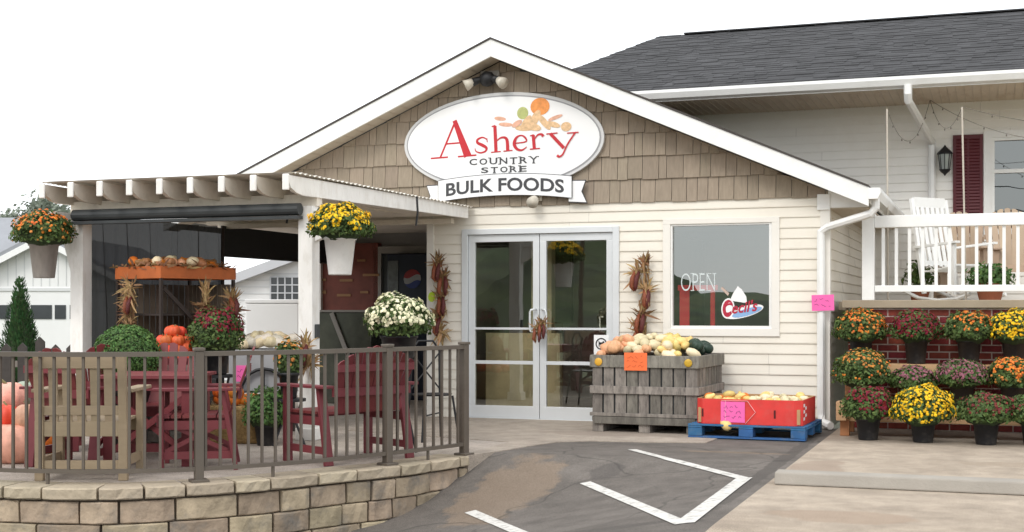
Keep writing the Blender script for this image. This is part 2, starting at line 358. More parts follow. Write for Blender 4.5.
def smooth_pts(P, k=5):
    out = []
    for i in range(len(P)-1):
        p0, p1, p2, p3 = P[max(i-1, 0)], P[i], P[i+1], P[min(i+2, len(P)-1)]
        for j in range(k):
            t = j/k; out.append(tuple(.5*((2*b)+(-a+c)*t+(2*a-5*b+4*c-d)*t*t+(-a+3*b-3*c+d)*t**3) for a, b, c, d in zip(p0, p1, p2, p3)))
    out.append(P[-1]); return out

# ================================================================ GROUND
def sheet(name, poly_fn, xs, ys, m, lift=0, zf=gz, kind='structure'):
    mb = MB(); idx = {}
    for i, x in enumerate(xs):
        for j, y in enumerate(ys):
            idx[i, j] = len(mb.v); mb.v.append((x, y, zf(x, y)+lift))
    for i in range(len(xs)-1):
        for j in range(len(ys)-1):
            cx_, cy_ = (xs[i]+xs[i+1])/2, (ys[j]+ys[j+1])/2
            if poly_fn(cx_, cy_): mb.f.append((idx[i, j], idx[i+1, j], idx[i+1, j+1], idx[i, j+1])); mb.mi.append(0)
    o = mb.build(name, m, smooth=True); tag(o, kind=kind); return o
def lin(a, b, n): return [a+(b-a)*i/n for i in range(n+1)]
far = [-600, -250, -100, -50, -30, -20]
ASPH = ground_mat('asphalt', (.115, .101, .089), (.168, .149, .132), patch=[(1.15, -4.4, .42, .95, (.25, .185, .13)), (3.25, -3.5, .07, 3.2, (.07, .062, .056)), (2.6, -6.6, .5, .12, (.08, .07, .063)), (1.9, -3.9, .16, .28, (.085, .076, .07)), (2.75, -2.75, .5, .07, (.26, .19, .13))])
CONC = ground_mat('concrete_g', (.33, .28, .23), (.42, .36, .30), patch=[(1.2, -1.5, .8, .25, (.27, .22, .18))], cracks=False)
CONC2 = ground_mat('concrete_pad_g', (.33, .27, .21), (.43, .36, .285), patch=[(4.1, -6.3, .5, .25, (.30, .22, .16)), (5.4, -3.0, .9, .2, (.30, .24, .18)), (4.3, -1.3, 1.5, .22, (.30, .25, .20)), (3.6, -4.0, .25, .9, (.29, .22, .17))], cracks=False)
PATIO = ground_mat('patio_g', (.35, .30, .25), (.44, .38, .33), cracks=False)
LAND = ground_mat('land', (.16, .15, .10), (.10, .13, .05), cracks=False)
sheet('ground', lambda x, y: True, far+[-14, -10]+lin(-8, 12, 20)+[20, 40, 100, 250, 600], far+lin(-18, 6, 24)+[10, 20, 40, 100, 250, 600], LAND, -.62, lambda x, y: 0 if y > -12 else -.25)
ASPHO = sheet('asphalt_lot', lambda x, y: True, [-60, -30, -15, -8, -4]+lin(-2, 3.372, 60), [-60, -40, -25]+lin(-16, 0, 110), ASPH, 0)
# wall curve of the patio (outer edge of the cap)
CURVE = [(-9, -5.6), (-6.5, -6.45), (-4.4, -6.85), (-3, -6.93), (-1.82, -6.9), (-1.02, -6.72), (-.53, -6.3), (-.18, -5.85), (.13, -5.22), (.39, -4.75), (.53, -4.27), (.65, -3.85)]
CURVE = smooth_pts(CURVE, 10)
# patio + apron: one slab each
mb = MB(); poly = []
for i_ in range(0, len(CURVE), 3):
    a_ = Vector(CURVE[max(i_-1, 0)]); b_ = Vector(CURVE[min(i_+1, len(CURVE)-1)]); T_ = (b_-a_).normalized(); P_ = Vector(CURVE[i_])+Vector((-T_.y, T_.x))*.2; poly.append((P_.x, P_.y, .002))
mb = MB(); poly = poly+[(.62, -3.6, .002), (.62, -3.3, .002), (.62, 6, .002), (-9, 6, .002)]
mb.prism([(x, y, z-.5) for x, y, z in poly], (0, 0, .5)); tag(mb.build('patio', PATIO), kind='structure')
mb = MB(); ap = [(.62, -3.86), (.74, -3.45), (.84, -2.95), (.98, -2.45), (1.25, -2.22), (1.8, -2.16), (2.35, -2.02), (2.42, 0), (-1.5, 0), (-1.5, -2.0), (.55, -2.6), (.55, -3.84)]
mb.prism([(x, y, -.3) for x, y in ap], (0, 0, .308)); tag(mb.build('concrete_apron', CONC), kind='structure')
mb = MB()
for (x0, x1, y0, y1) in ((3.378, 12, -16, .06),):
    n = 60
    for k in range(n):
        a, b = y0+(y1-y0)*k/n, y0+(y1-y0)*(k+1)/n
        za, zb = min(0, gz(3.4, a)), min(0, gz(3.4, b))
        mb.add([(x0, a, za+.008), (x1, a, za+.008), (x1, b, zb+.008), (x0, b, zb+.008), (x0, a, za-.3), (x0, b, zb-.3)], [(0, 1, 2, 3), (0, 3, 5, 4)])
tag(mb.build('concrete_pad', CONC2), kind='structure')
# painted bay lines
LINEM = mat('line_paint', (.62, .60, .56), .8, .08, 8, dirt=((.16, .145, .13), .95, 14))
mb = MB()
def paint(a, b, w_):
    a, b = Vector(a), Vector(b); n = 24; P = [onG(*(a+(b-a)*k/n)) for k in range(n+1)]
    for p, q in zip(P, P[1:]):
        d = Vector((P[-1].x-P[0].x, P[-1].y-P[0].y)); s_ = Vector((-d.y, d.x)).normalized()*w_/2
        mb.quad(*[(x, y, gz(x, y)+.006) for x, y in ((p.x-s_.x, p.y-s_.y), (q.x-s_.x, q.y-s_.y), (q.x+s_.x, q.y+s_.y), (p.x+s_.x, p.y+s_.y))])
paint((632, 450), (744, 479), .085); paint((744, 478.5), (684, 523), .13); paint((585, 483), (682, 524), .09); paint((470, 512), (545, 544), .09)
tag(mb.build('bay_lines', LINEM), kind='structure')

# ================================================================ RETAINING WALL
wall = thing('stone_retaining_wall', 'curved tan stone block wall along the front edge of the patio', 'wall')
def arc_samples(C, step):
    out = []; acc = 0; nxt = 0
    for a, b in zip(C, C[1:]):
        a, b = Vector(a[:2]), Vector(b[:2]); l = (b-a).length
        while nxt <= acc+l:
            t = (nxt-acc)/l; out.append((a.lerp(b, t), (b-a).normalized())); nxt += step
        acc += l
    return out
SM = arc_samples(CURVE, .01)
def course(mbx, z0, z1, wmin, wmax, inset, gap, depth, jitter, seed):
    r = random.Random(seed); i = r.randint(0, 15)
    while i < len(SM)-4:
        j = min(len(SM)-1, i+int(r.uniform(wmin, wmax)*100)); k0, k1 = i+max(1, int(gap*50)), j-max(1, int(gap*50))
        if k1 > k0+1:
            nq = 6; pts = [k0+(k1-k0)*q_//(nq-1) for q_ in range(nq)]; vs = []; jb = r.uniform(-jitter, jitter); jj = [jb+r.uniform(-jitter, jitter)*.5+(.012 if q_ in (0, nq-1) else 0) for q_ in range(nq)]; jt = [r.uniform(-.004, .004) for _ in range(nq)]; gnd = max(gz(*SM[q][0]) if 1 else 0 for q in pts)
            for q, e, e2 in zip(pts, jj, jt):
                P, T = SM[q]; N = Vector((-T.y, T.x))          # inward
                o_ = P+N*(inset+e); ii = P+N*(inset+depth)
                b_ = .009
                vs += [(*(o_+N*b_), z0+.004), (*(o_-N*e2), z0+.004+b_+e2), (*(o_+N*e2*2), z1-.004-b_+e2), (*(o_+N*b_*1.2), z1-.004), (*ii, z1-.004), (*ii, z0+.004)]
            fs = []
            for q in range(nq-1):
                for k in range(6): fs.append((q*6+k, q*6+(k+1) % 6, (q+1)*6+(k+1) % 6, (q+1)*6+k))
            fs += [tuple(range(5, -1, -1)), tuple((nq-1)*6+k for k in range(6))]
            mbx.add(vs, fs)
        i = j
mb = MB(); course(mb, -.085, .008, .26, .46, 0, .006, .34, .008, 3); mb.build('cap', CAPST, wall)
mb = MB()
for k in range(5): course(mb, -.095-.165*(k+1), -.095-.165*k, .24, .50, .026, .007, .2, .009, 20+k)
mb.build('block', STONE, wall)
mb = MB()
for (P, T), (Q, U) in zip(SM[::12], SM[12::12]):
    N = Vector((-T.y, T.x)); a = P+N*.08; b = Q+Vector((-U.y, U.x))*.08; mb.quad((*a, -.95), (*b, -.95), (*b, -.02), (*a, -.02))
mb.build('backing', mat('joint_earth', (.13, .105, .08), .95, .2, 8), wall)

# ================================================================ RAILING
rail = thing('metal_railing', 'bronze metal railing with thin balusters around the patio edge', 'railing')
RP = smooth_pts([(-7.5, -5.75), (-5.5, -6.4), (-3.6, -6.68), (-2.5, -6.74), (-1.56, -6.66), (-1.0, -6.45), (-.61, -6.17), (-.1, -5.5), (.25, -4.72), (.44, -4.2), (.56, -3.8)], 8)
RS = arc_samples(RP, .005)
def nearest(px, py): return min(range(len(RS)), key=lambda i: (RS[i][0]-Vector((px, py))).length)
def railbar(z, w_, h, name):
    mb = MB(); st = 12; ids = list(range(0, len(RS), st))+[len(RS)-1]; n = len(ids); vs = []
    for i in ids:
        P, T = RS[i]; N = Vector((-T.y, T.x))*w_/2
        vs += [(*(P-N), z-h/2), (*(P+N), z-h/2), (*(P+N), z+h/2), (*(P-N), z+h/2)]
    fs = [(i*4+k, i*4+(k+1) % 4, (i+1)*4+(k+1) % 4, (i+1)*4+k) for i in range(n-1) for k in range(4)]+[(0, 1, 2, 3), ((n-1)*4, (n-1)*4+1, (n-1)*4+2, (n-1)*4+3)]
    mb.add(vs, fs); mb.build(name, BRONZE, rail)
railbar(.955, .05, .035, 'top_rail'); railbar(.10, .04, .03, 'bottom_rail')
posts = [nearest(*p) for p in ((.56, -3.8), (.25, -4.72), (-.61, -6.17), (-2.62, -6.73), (-4.6, -6.6))]
for i in posts:
    P, T = RS[i]; mb = MB(); N = Vector((-T.y, T.x, 0)); T3 = Vector((T.x, T.y, 0)); P3 = Vector((P.x, P.y, 0))
    mb.obox(P3+Vector((0, 0, .49)), T3*.032, N*.032, (0, 0, .485)); mb.obox(P3+Vector((0, 0, .988)), T3*.04, N*.04, (0, 0, .012)); mb.obox(P3+Vector((0, 0, .012)), T3*.065, N*.065, (0, 0, .012)); mb.build('post', BRONZE, rail, bevel=.004)
step = 22; i = posts[0]-step+4; cnt = 0
while i > 20 and cnt < 92:
    if all(abs(i-p) > 9 for p in posts):
        P, T = RS[i]; mb = MB(); T3 = Vector((T.x, T.y, 0)); N = Vector((-T.y, T.x, 0)); mb.obox((P.x, P.y, .527), T3*.0095, N*.0095, (0, 0, .412)); mb.build('baluster', BRONZE, rail); cnt += 1
    i -= step
for q in ((-1.58, -6.66), (-.25, -5.72), (.42, -4.27)):
    P, T = RS[nearest(*q)]; mb = MB(); mb.tube([(P.x, P.y, .0), (P.x, P.y, .09)], .014, 8); mb.build('foot', BRONZE, rail)

# ================================================================ STORE
store = thing('country_store', 'cream vinyl sided country store with shingled gable and glass double doors', 'store')
def clap(mb, O, U, N, rows, pitch, z0, spans, lap0=.014):
    O, U, N = Vector(O), Vector(U), Vector(N)
    rj = random.Random(rows)
    for k in range(rows):
        za, zb = z0+k*pitch, z0+(k+1)*pitch; sp_ = []
        for (a, b) in spans(za, zb):
            c = a+rj.uniform(.25, .75)*(b-a)
            if b-a > 1.2: sp_ += [(a, c-.0012, 0), (c+.0012, b, .0025)]
            else: sp_.append((a, b, 0))
        for (a, b, lo) in sp_:
            lap = lap0+lo+rj.uniform(-.001, .001)
            p = lambda u, z, o: tuple(O+U*u+Vector((0, 0, z))+N*o)
            zm = za+pitch*.12
            mb.add([p(a, za, .001), p(b, za, .001), p(b, za, lap), p(a, za, lap), p(b, zm, lap), p(a, zm, lap), p(b, zb, .002), p(a, zb, .002)],
                   [(0, 1, 2, 3), (3, 2, 4, 5), (5, 4, 6, 7)])
def cut(a, b, holes):
    out = [(a, b)]
    for h0, h1 in holes:
        nx = []
        for s0, s1 in out:
            if h1 <= s0 or h0 >= s1: nx.append((s0, s1)); continue
            if h0 > s0: nx.append((s0, h0))
            if h1 < s1: nx.append((h1, s1))
        out = nx
    return out
WL, WR = -1.42, 3.27
DX0, DX1, DZ = -.955, .912, 2.215
WX0, WX1, WZ0, WZ1 = 1.535, 2.665, 1.075, 2.24
def fspans(za, zb):
    zm = (za+zb)/2; H = []
    if zm < DZ: H.append((DX0, DX1))
    if WZ0 < zm < WZ1: H.append((WX0, WX1))
    return cut(WL, WR, H)
mb = MB(); clap(mb, (0, 0, 0), (1, 0, 0), (0, -1, 0), 22, .1145, 0, fspans)
mb.quad((WL, .02, 2.5), (WR, .02, 2.5), (WR, .02, 2.6), (WL, .02, 2.6)); mb.build('siding', VINYL, store)
mb = MB(); clap(mb, (WR, 0, 0), (0, 1, 0), (1, 0, 0), 22, .1145, 0, lambda a, b: [(0, 4)]); mb.build('side_siding', VINYL, store)
mb = MB()   # wall body around the openings (0.15 thick)
for (a, b, z0, z1) in ((WL+.01, DX0, 0, 2.6), (DX1, WX0, 0, 2.6), (WX1, WR-.01, 0, 2.6), (DX0, DX1, DZ, 2.6), (WX0, WX1, 0, WZ0), (WX0, WX1, WZ1, 2.6)): mb.box(a, b, .003, .15, z0, z1)
mb.box(WR-.14, WR-.003, .15, 7.9, 0, 2.6); mb.box(WL+.003, WL+.14, .15, 7.9, 0, 2.6); mb.build('wall', GREYW, store)
# roof
AX, AZ, SL = -.50, 4.41, .435
ER, EL = 3.72, -4.92
def rz_(x): return AZ-SL*abs(x-AX)
mb = MB()
for e in (ER, EL):
    mb.add([(AX, -.36, AZ+.012), (e, -.36, rz_(e)+.012), (e, 7.9, rz_(e)+.012), (AX, 7.9, AZ+.012), (AX, -.36, AZ-.008), (e, -.36, rz_(e)-.008), (e, 7.9, rz_(e)-.008), (AX, 7.9, AZ-.008)],
           [(0, 1, 2, 3), (0, 4, 5, 1), (1, 5, 6, 2), (4, 7, 6, 5)])
mb.build('roof', DARKROOF, store)
mb = MB()
for e, s_ in ((ER, 1), (EL, -1)):
    t = .21
    mb.prism([(AX, -.345, AZ-.01), (e, -.345, rz_(e)-.01), (e, -.345, rz_(e)-t), (AX, -.345, AZ-t)], (0, .03, 0))
    mb.box(min(e, e-s_*.02), max(e, e-s_*.02), -.31, 7.9, rz_(e)-.17, rz_(e)-.012)
mb.build('rake_board', WHITE, store, bevel=.003)
mb = MB()
for e in (ER, EL):     # soffit under the rake and eaves
    t = .195
    n = 30
    for k in range(n):
        a, b = AX+(e-AX)*k/n, AX+(e-AX)*(k+1)/n
        mb.add([(a, -.314, rz_(a)-t), (b, -.314, rz_(b)-t), (b, .0, rz_(b)-t), (a, .0, rz_(a)-t), (b-.004*(1 if e > 0 else -1), -.314, rz_(b)-t-.004), (b-.004*(1 if e > 0 else -1), 0, rz_(b)-t-.004)], [(0, 1, 2, 3), (1, 4, 5, 2)])
mb.box(WR, ER-.02, 0, 7.9, 2.372, 2.38); mb.build('soffit', SOFFIT, store)
# gable shakes
mb = MB(); r = random.Random(5); z = 2.50; row = 0
while z < 4.3:
    h = .262; lim = lambda zz: (4.205-zz)/SL
    hw = lim(z+.02)
    x = AX-hw-.05
    xl = max(AX-hw, -4.6); xr = min(AX+hw, WR)
    x = xl-r.uniform(0, .15)
    while x < xr:
        w_ = r.choice((.09, .12, .15, .17, .19)); a, b = max(x, xl), min(x+w_-.006, xr); dz = r.uniform(-.007, .007); o_ = r.uniform(0, .004)
        if b-a > .015:
            ta = min(z+h+.01, 4.2-SL*abs(a-AX)); tb = min(z+h+.01, 4.2-SL*abs(b-AX))
            if max(ta, tb) > z+.01:
                ta = max(ta, z+.01); tb = max(tb, z+.01)
                mb.add([(a, -.028-o_, z+dz), (b, -.028-o_, z+dz), (b, -.008, tb), (a, -.008, ta), (a, 0, z+dz), (b, 0, z+dz)], [(0, 1, 2, 3), (4, 5, 1, 0), (0, 3, 4), (1, 5, 2)])
        x += w_
    z += h; row += 1
mb.build('gable_shakes', SHAKE, store)
mb = MB(); mb.prism([(-4.6, -.001, 2.5), (WR, -.001, 2.5), (WR, -.001, 2.53), (AX, -.001, 4.2), (-4.6, -.001, 2.47)], (0, .1, 0)); mb.build('gable_wall', DGREY, store)
# trims
mb = MB(); mb.box(WR-.085, WR+.018, -.022, 0, .0, 2.50); mb.box(WR+.001, WR+.02, -.02, .085, 0, 2.44); mb.box(WL-.02, WL+.07, -.022, 0, 0, 2.42); mb.box(WL-.02, WL, 0, .14, 0, 2.42); mb.build('corner_trim', CREAMTRIM, store, bevel=.002)
mb = MB(); mb.box(WR-.115, WR+.02, -.045, -.022, 2.36, 2.53); mb.box(WR+.001, ER-.03, -.03, .02, 2.38, 2.62); mb.build('eave_return', WHITE, store, bevel=.003)
# window
win = MB(); t = .085
for (a, b, z0, z1) in ((WX0-t, WX1+t, WZ1, WZ1+.06), (WX0-t, WX1+t, WZ0-t, WZ0), (WX0-t, WX0, WZ0, WZ1), (WX1, WX1+t, WZ0, WZ1)): win.box(a, b, -.03, -.002, z0, z1)
win = win.build('window', CREAMTRIM, store, bevel=.003)
mb = MB()
for (a, b, z0, z1) in ((WX0, WX1, WZ1-.02, WZ1), (WX0, WX1, WZ0, WZ0+.03), (WX0, WX0+.022, WZ0+.03, WZ1-.02), (WX1-.03, WX1, WZ0+.03, WZ1-.02)): mb.box(a, b, -.012, .06, z0, z1)
mb.build('frame', [WHITE], win)
mb = MB(); mb.quad((WX0+.02, .03, WZ0+.02), (WX1-.02, .03, WZ0+.02), (WX1-.02, .03, WZ1-.02), (WX0+.02, .03, WZ1-.02)); mb.build('pane', GLASS, win)
mb = MB(); a, b = onY(681, 291, .025), onY(715, 273, .025)
text_into(mb, 'OPEN', (0, .026, 0), (1, 0, 0), (0, 0, 1), a.x, b.x, a.z, b.z, 0, -.014)
k = 0
for px in (681.5, 692, 700.5, 709): pass
for (px, py) in ((692.5, 273.5), (692.5, 290.5), (701, 273.5), (701, 290.5), (709.5, 273.5), (709.5, 290.5), (714.5, 273.5)):
    p_ = onY(px, py, .0255); mb.quad((p_.x-.02, .0255, p_.z-.004), (p_.x+.02, .0255, p_.z-.004), (p_.x+.02, .0255, p_.z+.004), (p_.x-.02, .0255, p_.z+.004))
tag(mb.build('lettering', mat('window_letter', (.60, .66, .66), .6, .02, 3), win), 'pale OPEN lettering')
# Cecil's cone sticker, on the glass
mb = MB()
def pw(x, y, Y=.026): return onY(670+x/7.6, 265+y/7.6, Y)
def disc(mbx, cx_, cy_, rx, ry, rot, Y, n=28):
    pts = []
    for k in range(n):
        a = 2*PI*k/n; u, v = rx*math.cos(a), ry*math.sin(a); pts.append(pw(cx_+u*math.cos(rot)-v*math.sin(rot), cy_+u*math.sin(rot)+v*math.cos(rot), Y))
    mbx.add(pts, [tuple(range(n-1, -1, -1))])
mb.cur = 0; disc(mb, 565, 355, 150, 42, -.26, .0245); disc(mb, 440, 330, 50, 78, .1, .0243)
mb.add([pw(*p, .0241) for p in ((455, 270), (480, 215), (515, 160), (545, 185), (580, 240), (585, 290))], [(5, 4, 3, 2, 1, 0)])
mb.cur = 1; disc(mb, 585, 358, 118, 27, -.28, .0225)
mb.cur = 2; disc(mb, 440, 330, 40, 66, .1, .0221); disc(mb, 450, 330, 26, 44, .1, .0215)
mb.mi[-1] = 0
A = pw(395, 205); mb.cur = 3; mb.add([pw(*p, .0205) for p in ((385, 178), (398, 165), (450, 215), (440, 235))], [(3, 2, 1, 0)])
mb.cur = 2
a = pw(405, 380); b = pw(665, 260); text_into(mb, "Cecil's", (0, .0195, 0), (1, 0, .12), (0, 0, 1), 0+a.x, b.x, a.z-.12*(a.x)+.0-.0, b.z-.12*b.x, 0, .02, .2)
tag(mb.build('sticker', [SIGNW, mat('sticker_blue', (.25, .42, .68), .5, .05, 3), mat('sticker_red', (.45, .02, .05), .5, .05, 3), mat('sticker_cone', (.55, .42, .35), .5, .05, 3)], win), "Cecil's ice cream sticker")
# doors
dw = MB(); t = .045
for (a, b, z0, z1) in ((DX0-.03, DX0+t, 0, DZ+.02), (DX1-t, DX1+.03, 0, DZ+.02), (DX0+t, DX1-t, DZ-t, DZ+.02)): dw.box(a, b, -.035, .09, z0, z1)
dw.box(DX0+t, DX1-t, -.03, .1, .0, .014); dw.build('door_frame', ALU, store, bevel=.003)
DM = (DX0+DX1)/2
for s_, (a, b) in enumerate(((DX0+t+.004, DM-.004), (DM+.004, DX1-t-.004))):
    mb = MB(); z0, z1 = .016, DZ-t-.004; st = .078
    for (p, q, u, v) in ((a, b, z1-.085, z1), (a, b, z0, z0+.14), (a, a+st, z0+.14, z1-.085), (b-st, b, z0+.14, z1-.085)): mb.box(p, q, 0, .045, u, v)
    d = mb.build('door', ALU, store, bevel=.003)
    tag(d, ('left' if not s_ else 'right')+' glass door leaf')
    mb = MB(); mb.quad((a+st-.005, .022, z0+.13), (b-st+.005, .022, z0+.13), (b-st+.005, .022, z1-.08), (a+st-.005, .022, z1-.08)); mb.build('pane', GLASSD, d)
    mb = MB(); mb.box(a+st, b-st, .0, .04, 1.05, 1.075); mb.box(a+st, b-st, .0, .04, .645, .685); mb.build('crossbar', ALU, d)
    mb = MB(); hx = b-.04 if not s_ else a+.04; sg = -1 if not s_ else 1
    ho = -.055*(-1 if s_ else 1)
    mb.tube([(hx, 0, 1.02), (hx, -.045, 1.02), (hx+ho*.8, -.055, 1.03), (hx+ho, -.055, 1.05), (hx+ho, -.055, 1.25), (hx+ho*.8, -.055, 1.28), (hx, -.045, 1.29), (hx, 0, 1.29)], .013, 8); mb.build('handle', ALU, d, smooth=True)
    mb = MB(); hx2 = b-st-.05 if s_ else a+.03
    if s_: mb.tube([(hx2, .05, 1.03), (hx2-.05, .08, 1.03), (hx2-.05, .08, 1.2), (hx2, .05, 1.2)], .01, 6); mb.build('inner_handle', ALU, d)
    if s_:
        mb = MB(); p, q = onY(594, 356, -.0), onY(610, 335, -.0); q.x = min(q.x, b-.0); mb.box(p.x, p.x+.175, -.004, -.001, p.z, q.z)
        cx_, cz_ = p.x+.0875, p.z+(q.z-p.z)*.58; mb.cur = 1; n = 24
        ro, ri = .068, .054; vs = [(cx_+rr*math.cos(2*PI*k/n), -.0065, cz_+rr*math.sin(2*PI*k/n)) for rr in (ro, ri) for k in range(n)]
        mb.add(vs, [(k, (k+1) % n, n+(k+1) % n, n+k) for k in range(n)])
        mb.beam((cx_-.04, -.0075, cz_+.04), (cx_+.04, -.0075, cz_-.04), .003, .012, (0, 1, 0)); mb.box(cx_-.03, cx_+.022, -.0085, -.006, cz_-.008, cz_+.018); mb.box(cx_+.018, cx_+.036, -.0087, -.006, cz_+.01, cz_+.03)
        mb.box(cx_-.03, cx_-.022, -.0085, -.006, cz_-.03, cz_); mb.box(cx_+.012, cx_+.02, -.0085, -.006, cz_-.03, cz_); mb.box(p.x+.03, p.x+.145, -.0065, -.004, p.z+.02, p.z+.03)
        tag(mb.build('notice', [SIGNW, BLACK], d), 'white notice with a crossed out dog in a black ring')
# gutter, downspouts
mb = MB(); e = ER; z = rz_(ER)-.02
mb.prism([(e+.0, -.36, z), (e+.115, -.36, z), (e+.125, -.36, z-.05), (e+.09, -.36, z-.115), (e, -.36, z-.115)], (0, 8.2, 0)); mb.build('gutter', WHITE, store)
mb = MB()
g0 = Vector((ER+.06, -.22, z-.10)); w0 = Vector((3.20, -.09, 2.12))
mb.tube([g0, g0+Vector((0, 0, -.10)), g0+Vector((-.05, .0, -.16)), w0+Vector((.07, -.01, .05)), w0, w0+Vector((0, 0, -.1)), (3.20, -.085, .16), (3.22, -.12, .08), (3.32, -.25, .05)], .043, 8); mb.build('downspout', WHITE, store)
# interior
mb = MB(); mb.box(WL+.15, WR-.15, .16, 6, -.02, -.002); mb.build('floor', mat('shop_floor', (.45, .37, .27), .5, .1, 3), store)
mb = MB(); mb.box(WL+.15, WR-.15, 4.0, 4.1, 0, 2.5); mb.box(WL+.15, WR-.15, .2, 4, 2.42, 2.48); mb.build('inner_wall', mat('inner_wall_m', (.60, .52, .36), .8, .08, 2), store)
mb = MB(); mb.box(-.85, -.35, 2.3, 2.4, 1.1, 2.3); mb.box(.75, 1.3, .5, 3, 0, 2.2); mb.build('inner_partition', mat('shelf_dark', (.10, .095, .06), .7, .2, 3), store)
mb = MB(); mb.box(-.9, .05, .55, .65, .02, 1.0); mb.box(-.38, -.12, .75, .9, .02, 2.3); mb.build('door_fill', mat('door_fill_beige', (.50, .44, .30), .6, .2, 3), store)  # pale low box added behind the left door to brighten its pane, plus beige pillar
mb = MB(); mb.box(1.62, 1.73, .07, .10, 1.10, 1.50); mb.box(1.60, 2.05, .07, .10, 1.50, 1.56); mb.box(1.97, 2.02, .07, .10, 1.10, 1.50); mb.build('red_frame', mat('red_lacquer', (.95, .02, .05), .4, .05, 3), store)
mb = MB(); mb.box(1.45, 2.75, .3, .8, .7, 1.02); mb.build('window_shelf', mat('shelf_brown', (.12, .10, .07), .7, .1, 3), store)
# recessed porch left of the shop
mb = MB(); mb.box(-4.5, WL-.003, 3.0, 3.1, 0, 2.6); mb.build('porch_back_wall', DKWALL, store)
mb = MB(); mb.box(-4.75, WL+.01, .1, 3.2, 2.40, 2.44); mb.box(-4.5, WL, -.02, .1, 2.36, 2.52); mb.build('porch_ceiling', CEIL, store)
mb = MB(); mb.box(-4.5, -4.36, 2.8, 2.99, 0, 2.4); mb.build('porch_post', PWOOD, store)

# ---- porch back wall things
p, q = onY(313, 350, 2.9), onY(379, 243, 2.9)
mb = MB(); mb.box(p.x, q.x, 2.86, 2.99, 1.2, q.z)
mb.cur = 1
for k in range(9):
    a = onY(318+ (k % 3)*21+rnd.uniform(-3, 3), 262+(k//3)*17+rnd.uniform(-3, 3), 2.85); mb.box(a.x, a.x+rnd.uniform(.12, .28), 2.845, 2.859, a.z, a.z+rnd.uniform(.03, .05))
tag(mb.build('display_board', [REDWALL, mat('board_label', (.32, .17, .08), .7, .1, 5)]), 'dark red board with small tan plaques on the porch back wall', 'board')
tag_ = thing('drink_machine', 'dark blue drinks machine with round red white and blue emblem', 'vending machine', (onY(408, 300, 2.6).x, 2.6, 0))
mb = MB(); mb.box(-.32, .45, -.02, .38, 0, 2.08); mb.build('cabinet', mat('machine_dark', (.012, .016, .03), .35, .1, 3), tag_, bevel=.02)
mb = MB(); mb.box(-.30, -.14, -.035, -.021, .9, 1.98); mb.build('display_window', mat('machine_window', (.12, .13, .13), .3, .3, 8), tag_)
mb = MB(); c_ = (.08, 1.72); n = 28
for ci, (z0, z1) in enumerate(((.035, 1.2), (-.045, .035), (-1.2, -.045))):
    pts = []
    for k in range(n+1):
        x = -.135+.27*k/n; yy = math.sqrt(max(0, .135**2-x*x)); wv = .028*math.sin(x*20)
        pts.append((x, max(-yy, min(yy, z0*1.0+wv)) if z0 > -1 else -yy, min(yy, max(-yy, z1+wv)) if z1 < 1 else yy))
    mb.cur = ci
    for a, b in zip(pts, pts[1:]): mb.quad((c_[0]+a[0], -.03, c_[1]+a[1]), (c_[0]+b[0], -.03, c_[1]+b[1]), (c_[0]+b[0], -.03, c_[1]+b[2]), (c_[0]+a[0], -.03, c_[1]+a[2]))
mb.build('emblem', [mat('emb_red', (.25, .02, .02), .4, .02, 2), mat('emb_white', (.28, .28, .28), .4, .02, 2), mat('emb_blue', (.015, .03, .15), .4, .02, 2)], tag_)
pd = thing('porch_door', 'grey framed doorway beside the drinks machine in the porch', 'door', (onY(384, 300, 2.9).x, 2.96, 0))
mb = MB(); mb.box(-.15, -.03, -.1, 0, 0, 2.1); mb.box(-.15, .75, -.1, 0, 2.1, 2.2); mb.build('frame', GREYW, pd); mb = MB(); mb.box(-.028, .7, -.05, 0, 0, 2.098); mb.build('leaf', DGREY, pd)
sw = thing('glass_case', 'dark glass case with a slanted grey bar on the porch', 'case', (onY(347, 350, 1.6).x, 1.6, 0))
mb = MB(); mb.box(-.48, .36, 0, .5, 0, 1.25); mb.build('case', mat('case_glass', (.055, .058, .042), .2, .6, 2, spec=.7), sw, bevel=.01)
mb = MB(); mb.beam((-.22, -.03, 1.24), (.1, -.03, .5), .02, .06); mb.box(-.48, .36, -.02, .52, 1.251, 1.28); mb.build('bar', GREYW, sw)

# ================================================================ GABLE SIGN
SY = -.075
sg = thing('store_sign', 'white oval Ashery Country Store sign with red serif letters and grey rim', 'sign', (0, 0, 0))
EC = (-.465, 3.25); EA, EB = 1.245, .575
def ell(mbx, cx_, cz_, a, b, y0, y1, n=64):
    pts = [(cx_+a*math.cos(2*PI*k/n), y1, cz_+b*math.sin(2*PI*k/n)) for k in range(n)]; mbx.prism(pts, (0, y0-y1, 0))
mb = MB(); ell(mb, *EC, EA, EB, -.03, SY); mb.build('rim', mat('rim_lgrey', (.62, .62, .62), .5, .02, 2), sg, bevel=.004)
mb = MB(); ell(mb, *EC, EA-.035, EB-.035, SY+.002, SY-.004); mb.build('rim_line', SIGNG, sg)
mb = MB(); ell(mb, *EC, EA-.052, EB-.052, SY-.001, SY-.008); mb.build('panel', SIGNW, sg)
def zs(x, y): return onY(400+x/4.433, 85+y/4.433, SY)
mb = MB(); off = [.010]
def stroke(P, W, sm_=True):
    if sm_ and len(P) > 2:
        PW = smooth_pts([(a, b, w_) for (a, b), w_ in zip(P, W)], 6)
    else: PW = [(a, b, w_) for (a, b), w_ in zip(P, W)]
    ribbon(mb, [zs(a, b) for a, b, _ in PW], [max(.6, w_)*.00266 for _, _, w_ in PW], off[0], .002); off[0] += .00035
